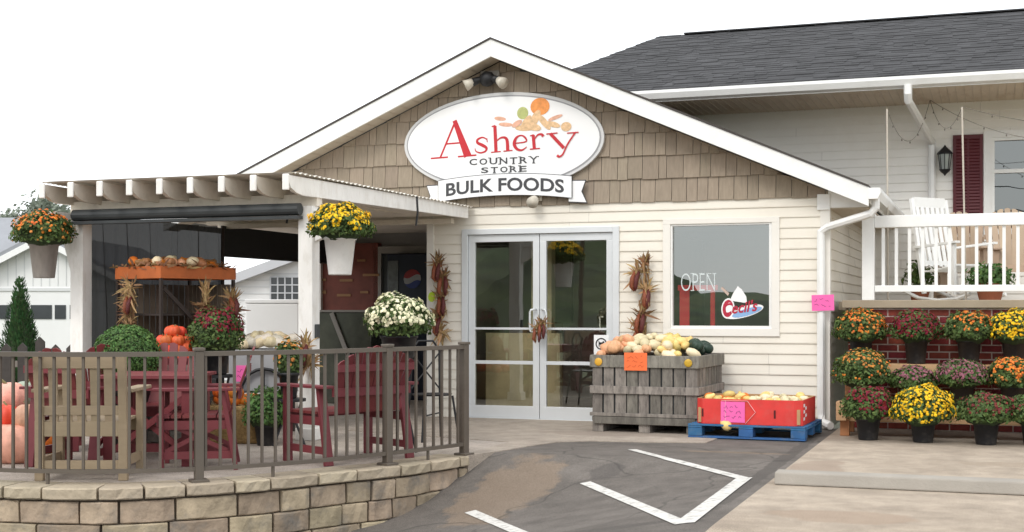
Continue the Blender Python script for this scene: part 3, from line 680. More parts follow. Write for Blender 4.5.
# A
stroke([(247, 160), (180, 322)], [9, 8], False); stroke([(243, 158), (302, 316)], [20, 36], False); stroke([(203, 262), (286, 255)], [7, 7], False); stroke([(138, 326), (214, 320)], [7, 7], False); stroke([(258, 318), (340, 311)], [7, 7], False)
# s
stroke([(388, 250), (384, 240), (366, 233), (345, 243), (346, 257), (366, 267), (384, 279), (380, 294), (358, 301), (338, 294), (334, 281)], [3, 5, 7, 10, 12, 14, 12, 8, 7, 5, 3]); stroke([(387, 236), (388, 254)], [3, 4], False)
# h
stroke([(422, 182), (427, 296)], [15, 15], False); stroke([(408, 185), (424, 180)], [5, 6], False); stroke([(405, 299), (448, 295)], [5, 5], False)
stroke([(429, 250), (445, 236), (464, 233), (476, 246), (479, 290)], [4, 7, 10, 14, 15]); stroke([(460, 294), (500, 290)], [5, 5], False)
# e
stroke([(513, 259), (560, 251), (555, 232), (536, 224), (516, 236), (508, 262), (520, 284), (542, 289), (564, 274)], [5, 6, 8, 6, 11, 15, 12, 8, 3])
# r
stroke([(592, 222), (597, 283)], [14, 14], False); stroke([(578, 226), (594, 221)], [5, 5], False); stroke([(577, 285), (622, 281)], [5, 5], False); stroke([(599, 240), (612, 222), (628, 219), (637, 228)], [4, 7, 10, 14])
# y
stroke([(668, 216), (728, 280)], [14, 15], False); stroke([(650, 218), (700, 213)], [5, 5], False); stroke([(742, 214), (793, 210)], [5, 5], False)
stroke([(778, 212), (745, 262), (724, 306), (708, 318), (698, 312)], [7, 7, 7, 9, 12])
mb.build('lettering_large', RED_, sg)
mb = MB()
def tf(s, x0, y0, x1, y1, bold, d=.012):
    a, b = zs(x0, y0), zs(x1, y1); text_into(mb, s, (0, SY-d, 0), (1, 0, 0), (0, 0, 1), a.x, b.x, a.z, b.z, 0, bold)
def serif_word(s, x0, x1, ybot, ytop, ybot2, ytop2):
    n = len(s); cw = (x1-x0)/n
    for i, ch in enumerate(s):
        xa = x0+cw*i+cw*.12; xb = x0+cw*(i+1)-cw*.12; t = i/(n-1); yb = ybot+(ybot2-ybot)*t; yt = ytop+(ytop2-ytop)*t
        tf(ch, xa, yb, xb, yt, .018)
        sx = {'C': [], 'O': [], 'U': [(0, 0), (1, 0)], 'N': [(0, 0), (0, 1)], 'T': [(.5, 1)], 'R': [(0, 1), (0, 0)], 'Y': [(.5, 1), (0, 0), (1, 0)], 'S': [], 'E': [(0, 1), (0, 0)]}[ch]
        for u, v in sx:
            p = zs(xa+(xb-xa)*u, yt+(yb-yt)*v); mb.box(p.x-.018, p.x+.018, SY-.0128, SY-.0095, p.z-.004, p.z+.004)
serif_word('COUNTRY', 304, 616, 356, 327, 346, 317); serif_word('STORE', 356, 568, 391, 365, 385, 358)
mb.build('lettering_small', CHAR, sg)
# food painting: simple fruit and nuts
mb = MB(); specs = [(5, 445, 150, 28, 9, .15), (5, 470, 176, 34, 9, .1), (4, 560, 190, 50, 14, 0), (3, 545, 125, 26, 27, 0), (2, 622, 96, 44, 38, 0), (4, 600, 150, 18, 42, .5), (4, 560, 165, 36, 14, -.9), (4, 640, 165, 14, 44, -.7), (5, 690, 145, 34, 8, -.3), (4, 680, 175, 34, 12, .3), (4, 738, 185, 24, 20, 0), (4, 590, 185, 40, 16, .3), (5, 520, 172, 26, 12, -.5)]
d = .0
for ci, x, y, a, b, rot in specs:
    n = 20; c0 = zs(x, y); d += .0004; pts = []
    for k in range(n):
        u, v = a*math.cos(2*PI*k/n)*.00266, b*math.sin(2*PI*k/n)*.00266
        pts.append((c0.x+u*math.cos(rot)+v*math.sin(rot), SY-.0095-d, c0.z-u*math.sin(rot)+v*math.cos(rot)))
    mb.cur = ci-2; mb.add(pts, [tuple(range(n))])
mb.build('fruit_picture', [mat('pic_orange', (.80, .30, .08), .5, .15, 20), mat('pic_green', (.45, .48, .18), .5, .15, 20), mat('pic_tan', (.72, .48, .27), .5, .2, 30), mat('pic_pink', (.72, .40, .28), .5, .2, 20)], sg)
# banner
bn = thing('bulk_foods_banner', 'white ribbon sign reading BULK FOODS below the oval sign', 'sign', (0, 0, 0))
def bow(u): return .055*(1-(2*u-1)**2)
a0, a1 = onY(439, 190, -.1), onY(572, 190, -.1)
mb = MB(); n = 16; zc = 2.715; hh = .122; N = []
for k in range(n+1):
    u = k/n; N.append((a0.x+(a1.x-a0.x)*u, zc-.028+bow(u)))
for (x0, z0), (x1, z1) in zip(N, N[1:]): mb.prism([(x0, -.12, z0-hh), (x1, -.12, z1-hh), (x1, -.12, z1+hh), (x0, -.12, z0+hh)], (0, .02, 0))
p = mb.build('panel', SIGNW, bn)
mb = MB()
for (x0, z0), (x1, z1) in zip(N, N[1:]):
    for s_ in (-1, 1): mb.prism([(x0, -.118, z0+s_*hh-.006), (x1, -.118, z1+s_*hh-.006), (x1, -.118, z1+s_*hh+.008), (x0, -.118, z0+s_*hh+.008)], (0, .01, 0))
for x in (a0.x, a1.x): mb.box(x-.006, x+.006, -.118, -.106, zc-.028-hh, zc-.028+hh)
for s_, xx in ((-1, a0.x), (1, a1.x)):
    o_ = [(xx-s_*.04, zc-.19), (xx+s_*.17, zc-.205), (xx+s_*.11, zc-.08), (xx+s_*.155, zc+.04), (xx-s_*.04, zc+.045)]
    o2 = [(x+s_*.012 if i in (1, 2, 3) else x, z+(.012 if i > 2 else -.012 if i < 2 else 0)) for i, (x, z) in enumerate(o_)]
    mb.prism([(x, -.092, z) for x, z in o2], (0, .008, 0))
mb.build('outline', CHAR, bn)
mb = MB()
for s_, xx in ((-1, a0.x), (1, a1.x)):
    o_ = [(xx-s_*.04, zc-.19), (xx+s_*.17, zc-.205), (xx+s_*.11, zc-.08), (xx+s_*.155, zc+.04), (xx-s_*.04, zc+.045)]
    mb.prism([(x, -.098, z) for x, z in o_], (0, .012, 0))
mb.build('tail', SIGNW, bn)
mb = MB(); b0 = len(mb.v); xa, xb = onY(446, 190, -.12).x, onY(564, 190, -.12).x
text_into(mb, 'BULK FOODS', (0, -.1225, 0), (1, 0, 0), (0, 0, 1), xa, xb, zc-.028-.078, zc-.028+.078, 0, .025)
mb.v = [(x, y, z+bow((x-a0.x)/(a1.x-a0.x))) for x, y, z in mb.v]; mb.build('lettering', CHAR, bn)

# lamps on the gable
fl = thing('floodlight', 'twin floodlight with dark sensor body under the gable peak', 'light', (-.62, -.03, 4.0))
mb = MB(); mb.box(-.11, .12, -.04, 0, -.06, .09); mb.build('mount', GREYW, fl, bevel=.01)
mb = MB(); mb.blob((0, -.11, -.02), (.1, .08, .09), .1); mb.tube([(-.02, -.1, .0), (-.17, -.16, -.06)], [.03, .05], 10); mb.tube([(.02, -.1, .0), (.16, -.16, -.05)], [.03, .05], 10); mb.build('body', BLACK, fl, smooth=True)
for s_ in (-1, 1): mb = MB(); mb.tube([(s_*.16, -.16, -.05), (s_*.24, -.2, -.10)], [.045, .07], 12); mb.build('lamp_head', mat('lamp_cream', (.6, .55, .46), .4, .05, 4), fl, smooth=True)
sn = thing('wall_lamp', 'small beige spotlight mounted just below the ribbon sign', 'light', (onY(536, 201, -.05).x, -.03, onY(536, 201, -.05).z))
mb = MB(); mb.box(-.06, .07, -.03, 0, 0, .07); mb.build('mount', mat('lamp_cream', (.6, .55, .46)), sn); mb = MB(); mb.tube([(0, -.03, .03), (0, -.16, -.03)], [.045, .07], 12); mb.build('lamp_head', MATS['lamp_cream'], sn, smooth=True)

# ================================================================ PERGOLA
pg = thing('pergola', 'white post pergola with notched rafters and corrugated roof over the patio', 'pergola')
PXL, PXR, PY = -4.10, -1.40, -3.02
for (x, y) in ((PXR, PY), (PXL, PY)):
    mb = MB(); mb.box(x-.078, x+.078, y-.078, y+.078, 0.003, 2.30); mb.box(x-.1, x+.1, y-.1, y+.1, .004, .12); mb.build('post', PWOOD, pg, bevel=.006)
mb = MB(); mb.box(-4.22, PXR+.10, PY-.02, PY+.09, 2.30, 2.42); mb.build('beam', PWOODB, pg, bevel=.004)
mb = MB(); mb.box(-4.22, PXR+.35, -.2, -.1, 2.30, 2.36); mb.build('beam', PWOODB, pg, bevel=.004)
n = 9
def rfx(k): return -4.20+(PXR+.02+4.20)*k/(n-1)
SPL = .50      # the right edge opens out towards the shop
for k in range(n):     # curved-nose rafters
    x = rfx(k); top = 2.565; dx = SPL*(k/(n-1))**3
    pr_ = [(-3.50, top), (-3.50, top-.05), (-3.46, top-.12), (-3.38, top-.16), (-3.28, top-.18), (-.05, 2.39), (-.05, 2.49)]
    if k == n-1: pr_[-2:] = [(-.10, 2.36), (-.10, 2.50)]
    mb = MB(); mb.prism([(x-.022+dx*(y+3.5)/3.5, y, z) for y, z in pr_], (.044, 0, 0)); rf_ = mb.build('rafter', PWOOD if k == n-1 else PWOODB, pg, bevel=.003)
    mb = MB(); mb.box(x-.036, x+.036, -3.525, -3.503, 2.42, 2.575); mb.build('rafter_cap', PWOOD, rf_, bevel=.01)
mb = MB()    # corrugated sheet: waves run across, seen from its right edge
m_ = 150; y0, y1 = -3.46, -.05; xa, xb0_ = -4.25, PXR+.08
for k in range(m_):
    ya, yb = y0+(y1-y0)*k/m_, y0+(y1-y0)*(k+1)/m_
    zf = lambda y: 2.595-(y-y0)/(y1-y0)*.10+.010*math.sin(y*2*PI/.076); xb = xb0_+SPL*(ya-y0)/3.5
    mb.quad((xa, ya, zf(ya)), (xb, ya, zf(ya)), (xb, yb, zf(yb)), (xa, yb, zf(yb))); mb.quad((xb, ya, zf(ya)), (xb, ya, zf(ya)-.006), (xb, yb, zf(yb)-.006), (xb, yb, zf(yb)))
mb.build('corrugated_roof', mat('corrugated', (.66, .62, .55), .5, .08, 3), pg)
mb = MB(); mb.prism([(-4.15, -2.9, 2.425), (PXR+.04, -2.9, 2.425), (PXR+.34, -.25, 2.385), (-4.15, -.25, 2.385)], (0, 0, .01)); mb.build('ceiling', CEIL, pg)
# knee brackets the pots hang from
mb = MB(); mb.box(PXR+.08, PXR+.46, PY-.05, PY+.04, 2.16, 2.26); mb.prism([(PXR+.08, PY-.04, 1.95), (PXR+.16, PY-.04, 1.98), (PXR+.42, PY-.04, 2.16), (PXR+.08, PY-.04, 2.16)], (0, .07, 0)); mb.build('bracket', PWOOD, pg, bevel=.006)
mb = MB(); mb.box(PXL-.36, PXL-.079, PY-.3, PY+.05, 2.16, 2.30); mb.prism([(PXL-.079, PY-.04, 1.60), (PXL-.079, PY-.04, 2.16), (PXL-.30, PY-.04, 2.16), (PXL-.2, PY-.04, 2.0)], (0, .07, 0)); mb.build('bracket', PWOOD, pg, bevel=.006)
mb = MB(); mb.tube([(PXL+.02, PY-.14, 2.265), (PXR-.02, PY-.14, 2.265)], .06, 14); mb.box(PXL+.02, PXR-.02, PY-.19, PY-.09, 2.17, 2.20); mb.build('blind_roller', DGREY, pg)
for x, y in ((PXR+.42, -1.35), (-2.1, -2.2)):
    mb = MB(); mb.tube([(x, y, 2.52), (x+.01, y, 2.35), (x-.01, y, 2.2)], .012, 6); mb.build('strap', BLACK, pg)
mb = MB(); mb.box(PXR+.0785, PXR+.10, PY-.03, PY+.04, 1.0, 1.14); mb.build('outlet_box', DGREY, pg, bevel=.004)
# mesh curtain on the left side
mb = MB(); n = 90; X0 = PXL
for k in range(n):
    ya, yb = -2.93+(2.65)*k/n, -2.93+2.65*(k+1)/n
    fx = lambda y, z: X0+.035*math.sin(y*13+1.2*math.sin(z*1.3+y))*(1.15-.3*z/2.3)+.02*math.sin(y*31+z*1.5)
    for (z0, z1) in ((.05, .5), (.5, .95), (.95, 1.3), (1.3, 1.65), (1.65, 2.0), (2.0, 2.30)): mb.quad((fx(ya, z0), ya, z0), (fx(yb, z0), yb, z0), (fx(yb, z1), yb, z1), (fx(ya, z1), ya, z1))
cu = mb.build('mesh_curtain', MESH, smooth=True); tag(cu, 'dark grey mesh curtain hanging on the left side of the pergola', 'curtain')
n_ = MESH.node_tree; tr = n_.nodes.new('ShaderNodeBsdfTransparent'); mx = n_.nodes.new('ShaderNodeMixShader'); mx.inputs[0].default_value = .035; n_.links.new(n_.nodes['Principled BSDF'].outputs[0], mx.inputs[1]); n_.links.new(tr.outputs[0], mx.inputs[2]); n_.links.new(mx.outputs[0], n_.nodes['Material Output'].inputs[0])
mb = MB(); mb.box(X0-.01, X0+.01, -.26, 2.8, 1.965, 2.33); mb.tube([(X0, -.26, 1.965), (X0, 2.8, 1.965)], .02, 8)
tag(mb.build('roller_blind', mat('blind_dark', (.022, .022, .022), .7, .1, 4)), 'dark blind half lowered across the back of the porch side', 'blind')
mb = MB(); mb.tube([(X0+.01, -.29, 0), (X0+.01, -.29, 2.33)], .022, 8); mb.build('side_pole', RUST, pg)

# ================================================================ HOUSE ON THE RIGHT
hs = thing('white_house', 'two storey house with grey shingle roof rising behind the store', 'house')
HY = 4.0; HL = -1.0; HR = 12
sX0 = onY(953, 170, HY).x; sX1 = onY(983, 170, HY).x; wX0 = onY(991, 170, HY).x; wX1 = wX0+.95; wZ0, wZ1 = 2.35, 3.55
mb = MB()
def hsp(za, zb):
    H = []
    if wZ0 < (za+zb)/2 < wZ1: H.append((wX0, wX1))
    return cut(HL, HR, H)
clap(mb, (0, HY, 0), (1, 0, 0), (0, -1, 0), 36, .115, 0, hsp); mb.build('siding', VINYL2, hs)
mb = MB(); mb.box(HL, wX0, HY+.003, HY+.15, 0, 4.1); mb.box(wX1, HR, HY+.003, HY+.15, 0, 4.1); mb.box(wX0, wX1, HY+.003, HY+.15, 0, wZ0); mb.box(wX0, wX1, HY+.003, HY+.15, wZ1, 4.1); mb.box(wX0-.3, wX1+.3, HY+1, HY+1.1, 1.4, 4.1); mb.build('wall', GREYW, hs)
GYY = 2.55; GZ = 4.06
mb = MB(); mb.box(HL, HR, GYY, HY, GZ-.02, GZ); mb.build('soffit', mat('house_soffit', (.62, .53, .42), .7, .05, 3, dirt=((.4, .27, .16), .6, 2), stretch=(3, .6, 1)), hs)
mb = MB(); x = HL
while x < HR: mb.box(x, x+.006, GYY+.02, HY-.01, GZ-.028, GZ-.021); x += .1
mb.build('soffit_groove', SOFFIT, hs)
HX = -1.5
mb = MB(); mb.box(HX, HR, GYY-.02, GYY-.002, GZ-.03, GZ+.09); mb.build('fascia', WHITE, hs)
mb = MB(); mb.prism([(HX, GYY-.022, GZ+.11), (HX, GYY-.13, GZ+.11), (HX, GYY-.135, GZ+.07), (HX, GYY-.10, GZ+.0), (HX, GYY-.022, GZ-.02)], (HR-HX, 0, 0)); mb.build('gutter', WHITE, hs)
# roof: front plane with hip at its left end, laid in shingle tabs
RYY, RZZ, RXX = 6.0, 5.62, -.02
e0 = Vector((HX-.03, GYY-.06, GZ+.125)); r0 = Vector((RXX, RYY, RZZ)); slope = (r0.z-e0.z)/(r0.y-e0.y)
mb = MB(); mb.add([tuple(e0), (HR, e0.y, e0.z), (HR, r0.y, r0.z), tuple(r0), (HX-.03, 9.5, e0.z), (HR, 9.5, e0.z), (HR, e0.y, e0.z-.03), (HX-.03, e0.y, e0.z-.03)], [(0, 1, 2, 3), (0, 3, 4), (3, 2, 5, 4), (7, 6, 1, 0)]); rf = mb.build('roof', SHINGLEB, hs)
mb = MB(); r = random.Random(9); rows = 30
for k in range(rows):
    t0, t1 = k/rows, (k+1)/rows; y0, y1 = e0.y+(r0.y-e0.y)*t0, e0.y+(r0.y-e0.y)*t1; z0, z1 = e0.z+(r0.z-e0.z)*t0, e0.z+(r0.z-e0.z)*t1
    xl = e0.x+(r0.x-e0.x)*t0; xl2 = e0.x+(r0.x-e0.x)*t1; x = xl
    while x < 8.5:
        w_ = r.uniform(.1, .34); h = r.choice((.006, .013)); mb.add([(x, y0-.008, z0+h), (x+w_, y0-.008, z0+h), (max(x+w_, xl2), y1, z1+h*.6), (max(x, xl2), y1, z1+h*.6), (x, y0-.008, z0), (x+w_, y0-.008, z0)], [(0, 1, 2, 3), (4, 5, 1, 0)]); x += w_
mb.build('shingles', SHINGLE, rf)
mb = MB(); mb.beam((RXX+.4, RYY, RZZ+.005), (8.5, RYY, RZZ+.005), .2, .02); mb.build('ridge_cap', BLACK, rf)
# house window, shutter
hw = MB(); t = .09
for (a, b, z0, z1) in ((wX0-t, wX1+t, wZ1, wZ1+t), (wX0-t, wX1+t, wZ0-t, wZ0), (wX0-t, wX0, wZ0, wZ1), (wX1, wX1+t, wZ0, wZ1)): hw.box(a, b, HY-.04, HY-.002, z0, z1)
hw = hw.build('window', WHITE, hs); mb = MB(); mb.quad((wX0, HY+.03, wZ0), (wX1, HY+.03, wZ0), (wX1, HY+.03, wZ1), (wX0, HY+.03, wZ1)); mb.build('pane', GLASSF, hw)
mb = MB(); mb.box(wX0, wX0+.045, HY-.02, HY+.02, wZ0, wZ1); mb.box(wX1-.045, wX1, HY-.02, HY+.02, wZ0, wZ1); mb.box(wX0+.045, wX1-.045, HY-.02, HY+.02, wZ1-.04, wZ1); zz = onY(1000, 171, HY).z; mb.box(wX0+.045, wX1-.045, HY-.02, HY+.02, zz-.03, zz+.02); mb.build('sash', WHITE, hw)
mb = MB(); a, b = sX0, sX1; z0, z1 = wZ0-.05, onY(968, 135, HY).z; mb.box(a, a+.04, HY-.045, HY-.014, z0, z1); mb.box(b-.04, b, HY-.045, HY-.014, z0, z1); mb.box(a+.04, b-.04, HY-.045, HY-.014, z0, z0+.05); mb.box(a+.04, b-.04, HY-.045, HY-.014, z1-.05, z1); mb.box(a+.18, a+.205, HY-.043, HY-.014, z0+.05, z1-.05)
z = z0+.05
while z < z1-.06: mb.obox(((a+b)/2, HY-.028, z+.02), ((b-a)/2-.04, 0, 0), (0, .012, -.012), (0, .003, .014)); z += .042
mb.build('shutter', SHUT, hs)
# downspout of the house with long elbow
mb = MB(); g = Vector((onY(908, 85, GYY-.07).x, GYY-.08, GZ)); wl_ = onY(932, 145, HY-.06)
mb.tube([g, g+Vector((0, 0, -.1)), g+Vector((0, .06, -.18)), wl_+Vector((0, 0, .04)), wl_, (wl_.x, wl_.y, 1.42)], .05, 8); mb.build('downspout', WHITE, hs)
# wall lantern
wlp = onY(945, 160, HY-.1)
ln = thing('wall_lantern', 'black carriage lantern on the house wall beside the shutter', 'lamp', (wlp.x, HY-.016, wlp.z))
mb = MB(); mb.lathe([(0, .20), (.02, .17), (.09, .10), (.10, .08), (.10, .07)], 8, (0, -.13, 0)); mb.lathe([(.075, -.13), (.055, -.16), (.02, -.19), (.0, -.22)], 8, (0, -.13, 0))
for k in range(8): a = PI/4*k; mb.beam((.085*math.cos(a), -.13+.085*math.sin(a), .08), (.06*math.cos(a), -.13+.06*math.sin(a), -.14), .01, .01)
mb.box(-.04, .04, -.014, 0, -.12, .16); mb.tube([(0, -.01, .1), (0, -.07, .16), (0, -.13, .17)], .01, 6); mb.build('frame', BLACK, ln); mb = MB(); mb.lathe([(.082, .07), (.057, -.13)], 8, (0, -.13, 0)); mb.build('lamp_glass', mat('lantern_glass', (.35, .38, .36), .1, .1, 5), ln)
# ---- deck: brick base, coping, railing
dk = thing('brick_deck', 'raised porch deck with red brick base and tan coping', 'deck')
BX0 = onY(848, 330, .07).x; BY = .10
mb = MB(); mb.box(BX0, 10, BY, BY+.15, 0, 1.30); mb.build('mortar', MORTAR, dk)
mb = MB(); z = .012; k = 0; bw, bh, mo = .196, .062, .0135
while z+bh < 1.302:
    x = BX0-(.105 if k % 2 else 0)
    while x < 9.5:
        a, b = max(x, BX0), x+bw
        if b-a > .02: mb.box(a, b, BY-.012, BY+.01, z, z+bh)
        x += bw+mo
    z += bh+mo; k += 1
mb.build('brick', BRICK, dk, bevel=0)
mb = MB(); mb.box(onY(842, 304, .04).x, 10, .03, .42, 1.302, 1.385); mb.build('coping', CAPC, dk, bevel=.006)
mb = MB(); mb.box(WR+.06, 10, .43, HY-.02, 1.28, 1.37); mb.build('deck_floor', mat('deck_boards', (.40, .33, .24), .8, .1, 4, stretch=(8, 1, 1)), dk)
dr = thing('porch_railing', 'white porch railing with square balusters on top of the brick base', 'railing', (0, .33, 1.387))
x0 = onY(868.5, 290, .33).x
mb = MB(); mb.box(x0-.065, x0+.065, -.06, .06, 0, .90); mb.box(x0-.08, x0+.08, -.075, .075, .90, .935); mb.build('post', WHITE, dr, bevel=.005)
ZT = 2.335-1.387-.03
mb = MB(); mb.box(x0+.066, 9.5, -.045, .045, ZT-.13, ZT); mb.build('top_rail', WHITE, dr, bevel=.006)
mb = MB(); mb.box(x0+.066, 9.5, -.03, .03, .09, .16); mb.build('bottom_rail', WHITE, dr, bevel=.005)
x = x0+.14; k = 0
while x < 6.2: mb = MB(); mb.box(x, x+.034, -.018, .018, .16, ZT-.13); mb.build('baluster', WHITE, dr); x += .137; k += 1
# tall thin poles with string of lights
sp = []
for (px, Y, top, lab) in ((888, 1.0, 109, 'thin pale pole rising from the deck left of the downspout'), (966, 1.0, 107, 'thin pale pole rising in front of the shutter')):
    a = onY(px, 300, Y); b = onY(px-(1 if px < 900 else 4), top, Y); mb = MB(); mb.tube([(a.x, Y, 1.372), b], .010, 8); tag(mb.build('light_pole', mat('pole_pale', (.5, .45, .38), .7, .1, 8)), lab, 'pole'); sp.append(b)
mb = MB()
def wire(p, q, sag, n=16):
    pts = [p.lerp(q, k/n)-Vector((0, 0, sag*4*(k/n)*(1-k/n))) for k in range(n+1)]; mb.tube(pts, .0035, 4)
    for k in range(2, n, 3): mb.blob(pts[k]-Vector((0, 0, .02)), (.009, .009, .015), nu=6, nv=4)
hk = onY(930, 100, HY-.3); wire(sp[0], hk, .45); wire(hk, sp[1], .3); wire(sp[1], hk+Vector((3, 0, -.4)), .15); wire(hk, sp[1]+Vector((.9, .5, -.35)), .1)
tag(mb.build('string_lights', mat('wire_grey', (.16, .14, .12), .7, .1, 8)), 'thin dark string of small bulbs swagged between poles and the eave', 'string lights')

# ================================================================ CHAIRS
def white_rocker(loc, rz):
    t = thing('rocking_chair', 'white rocking chair with tall back on the porch deck', 'rocking chair', loc, rz)     # faces -Y locally
    mb = MB()
    for s_ in (-1, 1):
        mb.tube([(s_*.27, .42, .62-.0), (s_*.27, .30, .62)], .001, 3)
        mb.beam((s_*.27, .22, .1), (s_*.27, .42, 1.22), .035, .045); mb.beam((s_*.29, -.25, .08), (s_*.29, -.25, .66), .04, .04)
    mb.build('post', WHITE, t)
    mb = MB()
    for s_ in (-1, 1): mb.tube([(s_*.28, -.48, .09), (s_*.28, -.3, .035), (s_*.28, 0, .02), (s_*.28, .3, .05), (s_*.28, .58, .15)], .022, 6)
    mb.build('rocker', WHITE, t)
    mb = MB()
    for k in range(6): mb.beam((-.27, -.27+k*.09, .42-k*.012), (.27, -.27+k*.09, .42-k*.012), .075, .02)
    mb.build('seat', WHITE, t)
    mb = MB()
    for k in range(6): x = -.2+.08*k; mb.beam((x, .26, .42), (x, .41, 1.14), .05, .014)
    mb.beam((-.25, .415, 1.18), (.25, .415, 1.18), .03, .12); mb.beam((-.25, .27, .46), (.25, .27, .46), .03, .05); mb.build('backrest', WHITE, t)
    for s_ in (-1, 1): mb = MB(); mb.beam((s_*.30, -.32, .68), (s_*.29, .34, .64), .07, .025); mb.build('armrest', WHITE, t)
    return t
a = onY(950, 300, 1.6); white_rocker((a.x+.06, 1.6, 1.372), math.radians(48))
def fan_chair(name, m, label, group=None, w_=.56, h=.98, cat='chair', X=True):
    t = thing(name, label, cat, (0, 0, 0), 0, group)      # faces -Y locally
    hw = w_/2
    mb = MB(); n = max(5, int(w_/.085))
    for k in range(n):
        u = (k+.5)/n*2-1; x0 = u*hw*.72; x1 = u*hw*.98; top = h-.16*u*u*1.0
        hq = hw/n*.80; ft = lambda xx: h-.16*(xx/(hw*.98))**2
        z0_, y0_, sl_ = .42, .26, .2
        P = [(x0-hq, z0_), (x0+hq, z0_), (x1+hq, ft(x1+hq)-.01), (x1, ft(x1)), (x1-hq, ft(x1-hq)-.01)]
        mb.prism([(a_, y0_+(c_-z0_)*.36, c_) for a_, c_ in P], (0, .018, 0))
    mb.build('backrest', m, t, bevel=.004)
    mb = MB(); mb.beam((-hw*.95, .355, .60), (hw*.95, .355, .60), .022, .07); mb.beam((-hw*.95, .428, .80), (hw*.95, .428, .80), .022, .06); mb.build('back_rail', m, t)
    mb = MB()
    for k in range(6): mb.box(-hw, hw, -.27+k*.09, -.27+k*.09+.08, .415, .437)
    mb.box(-hw, hw, -.29, -.272, .35, .435); mb.build('seat', m, t)
    for s_ in (-1, 1):
        mb = MB(); mb.beam((s_*hw, -.25, 0), (s_*hw, -.25, .63), .035, .08); mb.build('leg', m, t, bevel=.003)
        mb = MB(); mb.beam((s_*hw, .33, 0), (s_*hw, .22, .64), .035, .08); mb.build('leg', m, t, bevel=.003)
        mb = MB(); mb.beam((s_*(hw+.02), -.32, .645), (s_*(hw+.02), .36, .645), .11, .024); mb.build('armrest', m, t, bevel=.004)
        mb = MB(); mb.beam((s_*hw, -.25, .12), (s_*hw, .30, .12), .025, .06); mb.beam((s_*hw, -.25, .36), (s_*hw, .25, .36), .024, .07)
        if X: mb.beam((s_*hw, -.22, .15), (s_*hw, .24, .38), .02, .035); mb.beam((s_*(hw-.021), -.22, .38), (s_*(hw-.021), .26, .15), .02, .035)
        mb.build('stretcher', m, t)
    return t
camyaw = TH
RG = 'burgundy fan back chairs on the patio'
c = fan_chair('patio_chair', REDC, 'burgundy fan back patio chair directly behind the tan chair, leftmost of its kind', RG)
B = at(82, 400, 11.1); place(c, (B.x, B.y, .003), camyaw+math.radians(168))
c2 = copy_tree(c); B = at(108, 400, 12.4); place(c2, (B.x, B.y, .003), camyaw+math.radians(195), 'burgundy fan back patio chair seen between tan chair and table, second from the left')
c3 = copy_tree(c); B = at(163, 400, 11.9); place(c3, (B.x, B.y, .003), camyaw+math.radians(8), 'burgundy patio chair on the far side of the burgundy table')
c4 = copy_tree(c); B = at(196, 400, 10.9); place(c4, (B.x, B.y, .003), camyaw+math.radians(-80), 'burgundy patio chair right of the table, turned sideways behind the railing post')
TN = fan_chair('deck_chair', mat('tan_adirondack', (.42, .31, .22), .6, .08, 4, island=.1), 'tan fan back chair behind the white rocking chair on the deck', 'tan deck chairs', .6, 1.16)
B = onY(966, 300, 2.6); place(TN, (B.x, 2.6, 1.372), math.radians(10)); t2 = copy_tree(TN); B = onY(1012, 300, 2.2); place(t2, (B.x, 2.2, 1.372), math.radians(5), 'tan fan back chair under the house window on the deck')
# wide burgundy armchair at right of the patio
bc = fan_chair('patio_bench', REDC, 'wide burgundy fan back garden bench near the right railing', None, .86, .985, 'garden bench', X=False)
place(bc, (-.28, -4.42, .003), math.radians(-116))
# burgundy table
tb = thing('patio_table', 'square burgundy slatted patio table among the burgundy chairs', 'table', (at(158, 400, 11.2).x, at(158, 400, 11.2).y, .003), camyaw)
mb = MB()
for k in range(9): mb.box(-.40, .40, -.42+k*.094, -.42+k*.094+.085, .72, .745)
mb.build('tabletop', REDC, tb); mb = MB(); mb.box(-.37, .37, -.36, -.335, .62, .718); mb.box(-.37, .37, .335, .36, .62, .718); mb.box(-.36, -.335, -.33, .33, .62, .718); mb.box(.335, .36, -.33, .33, .62, .718); mb.build('apron', REDC, tb)
for i in (-1, 1):
    for j in (-1, 1): mb = MB(); mb.box(i*.32-.04, i*.32+.04, j*.3-.035, j*.3+.035, 0, .618); mb.build('leg', REDC, tb)
mb = MB(); mb.beam((-.32, -.3, .1), (.32, -.3, .58), .02, .05); mb.beam((-.32, -.27, .58), (.32, -.27, .1), .02, .05); mb.beam((-.32, .0, .12), (.32, .0, .12), .03, .07); mb.build('stretcher', REDC, tb)
# tan armchair, its back to us
L_ = Vector(onZ(36, 481)); ctr = L_+Vector((RX, RY, 0))*.33+Vector((FX, FY, 0))*.27
tc_ = thing('tan_armchair', 'tan slatted armchair with its back against the railing', 'chair', (ctr.x, ctr.y, .003), TH+math.radians(2))
mb = MB()
for x in (-.205, -.103, 0, .103, .205): mb.obox((x, -.275, .635), (.033, 0, 0), (0, .01, 0), (0, -.02, .215))
mb.build('back_slat', TANC, tc_, bevel=.003)
mb = MB(); mb.box(-.29, .29, -.315, -.29, .84, .935); mb.box(-.29, .29, -.28, -.255, .49, .56); mb.build('back_rail', TANC, tc_, bevel=.003)
for s_ in (-1, 1):
    mb = MB(); mb.beam((s_*.31, -.26, 0), (s_*.31, -.26, .45), .055, .065); mb.beam((s_*.31, -.26, .44), (s_*.31, -.315, .96), .055, .06); mb.build('leg', TANC, tc_, bevel=.004)
    mb = MB(); mb.box(s_*.31-.027, s_*.31+.027, .22, .28, 0, .655); mb.build('leg', TANC, tc_, bevel=.004)
    mb = MB(); mb.box(s_*.325-.055, s_*.325+.055, -.25, .34, .658, .685); mb.build('armrest', TANC, tc_, bevel=.005)
    mb = MB(); mb.box(s_*.31-.012, s_*.31+.012, -.22, .218, .10, .17); mb.build('stretcher', TANC, tc_)
mb = MB()
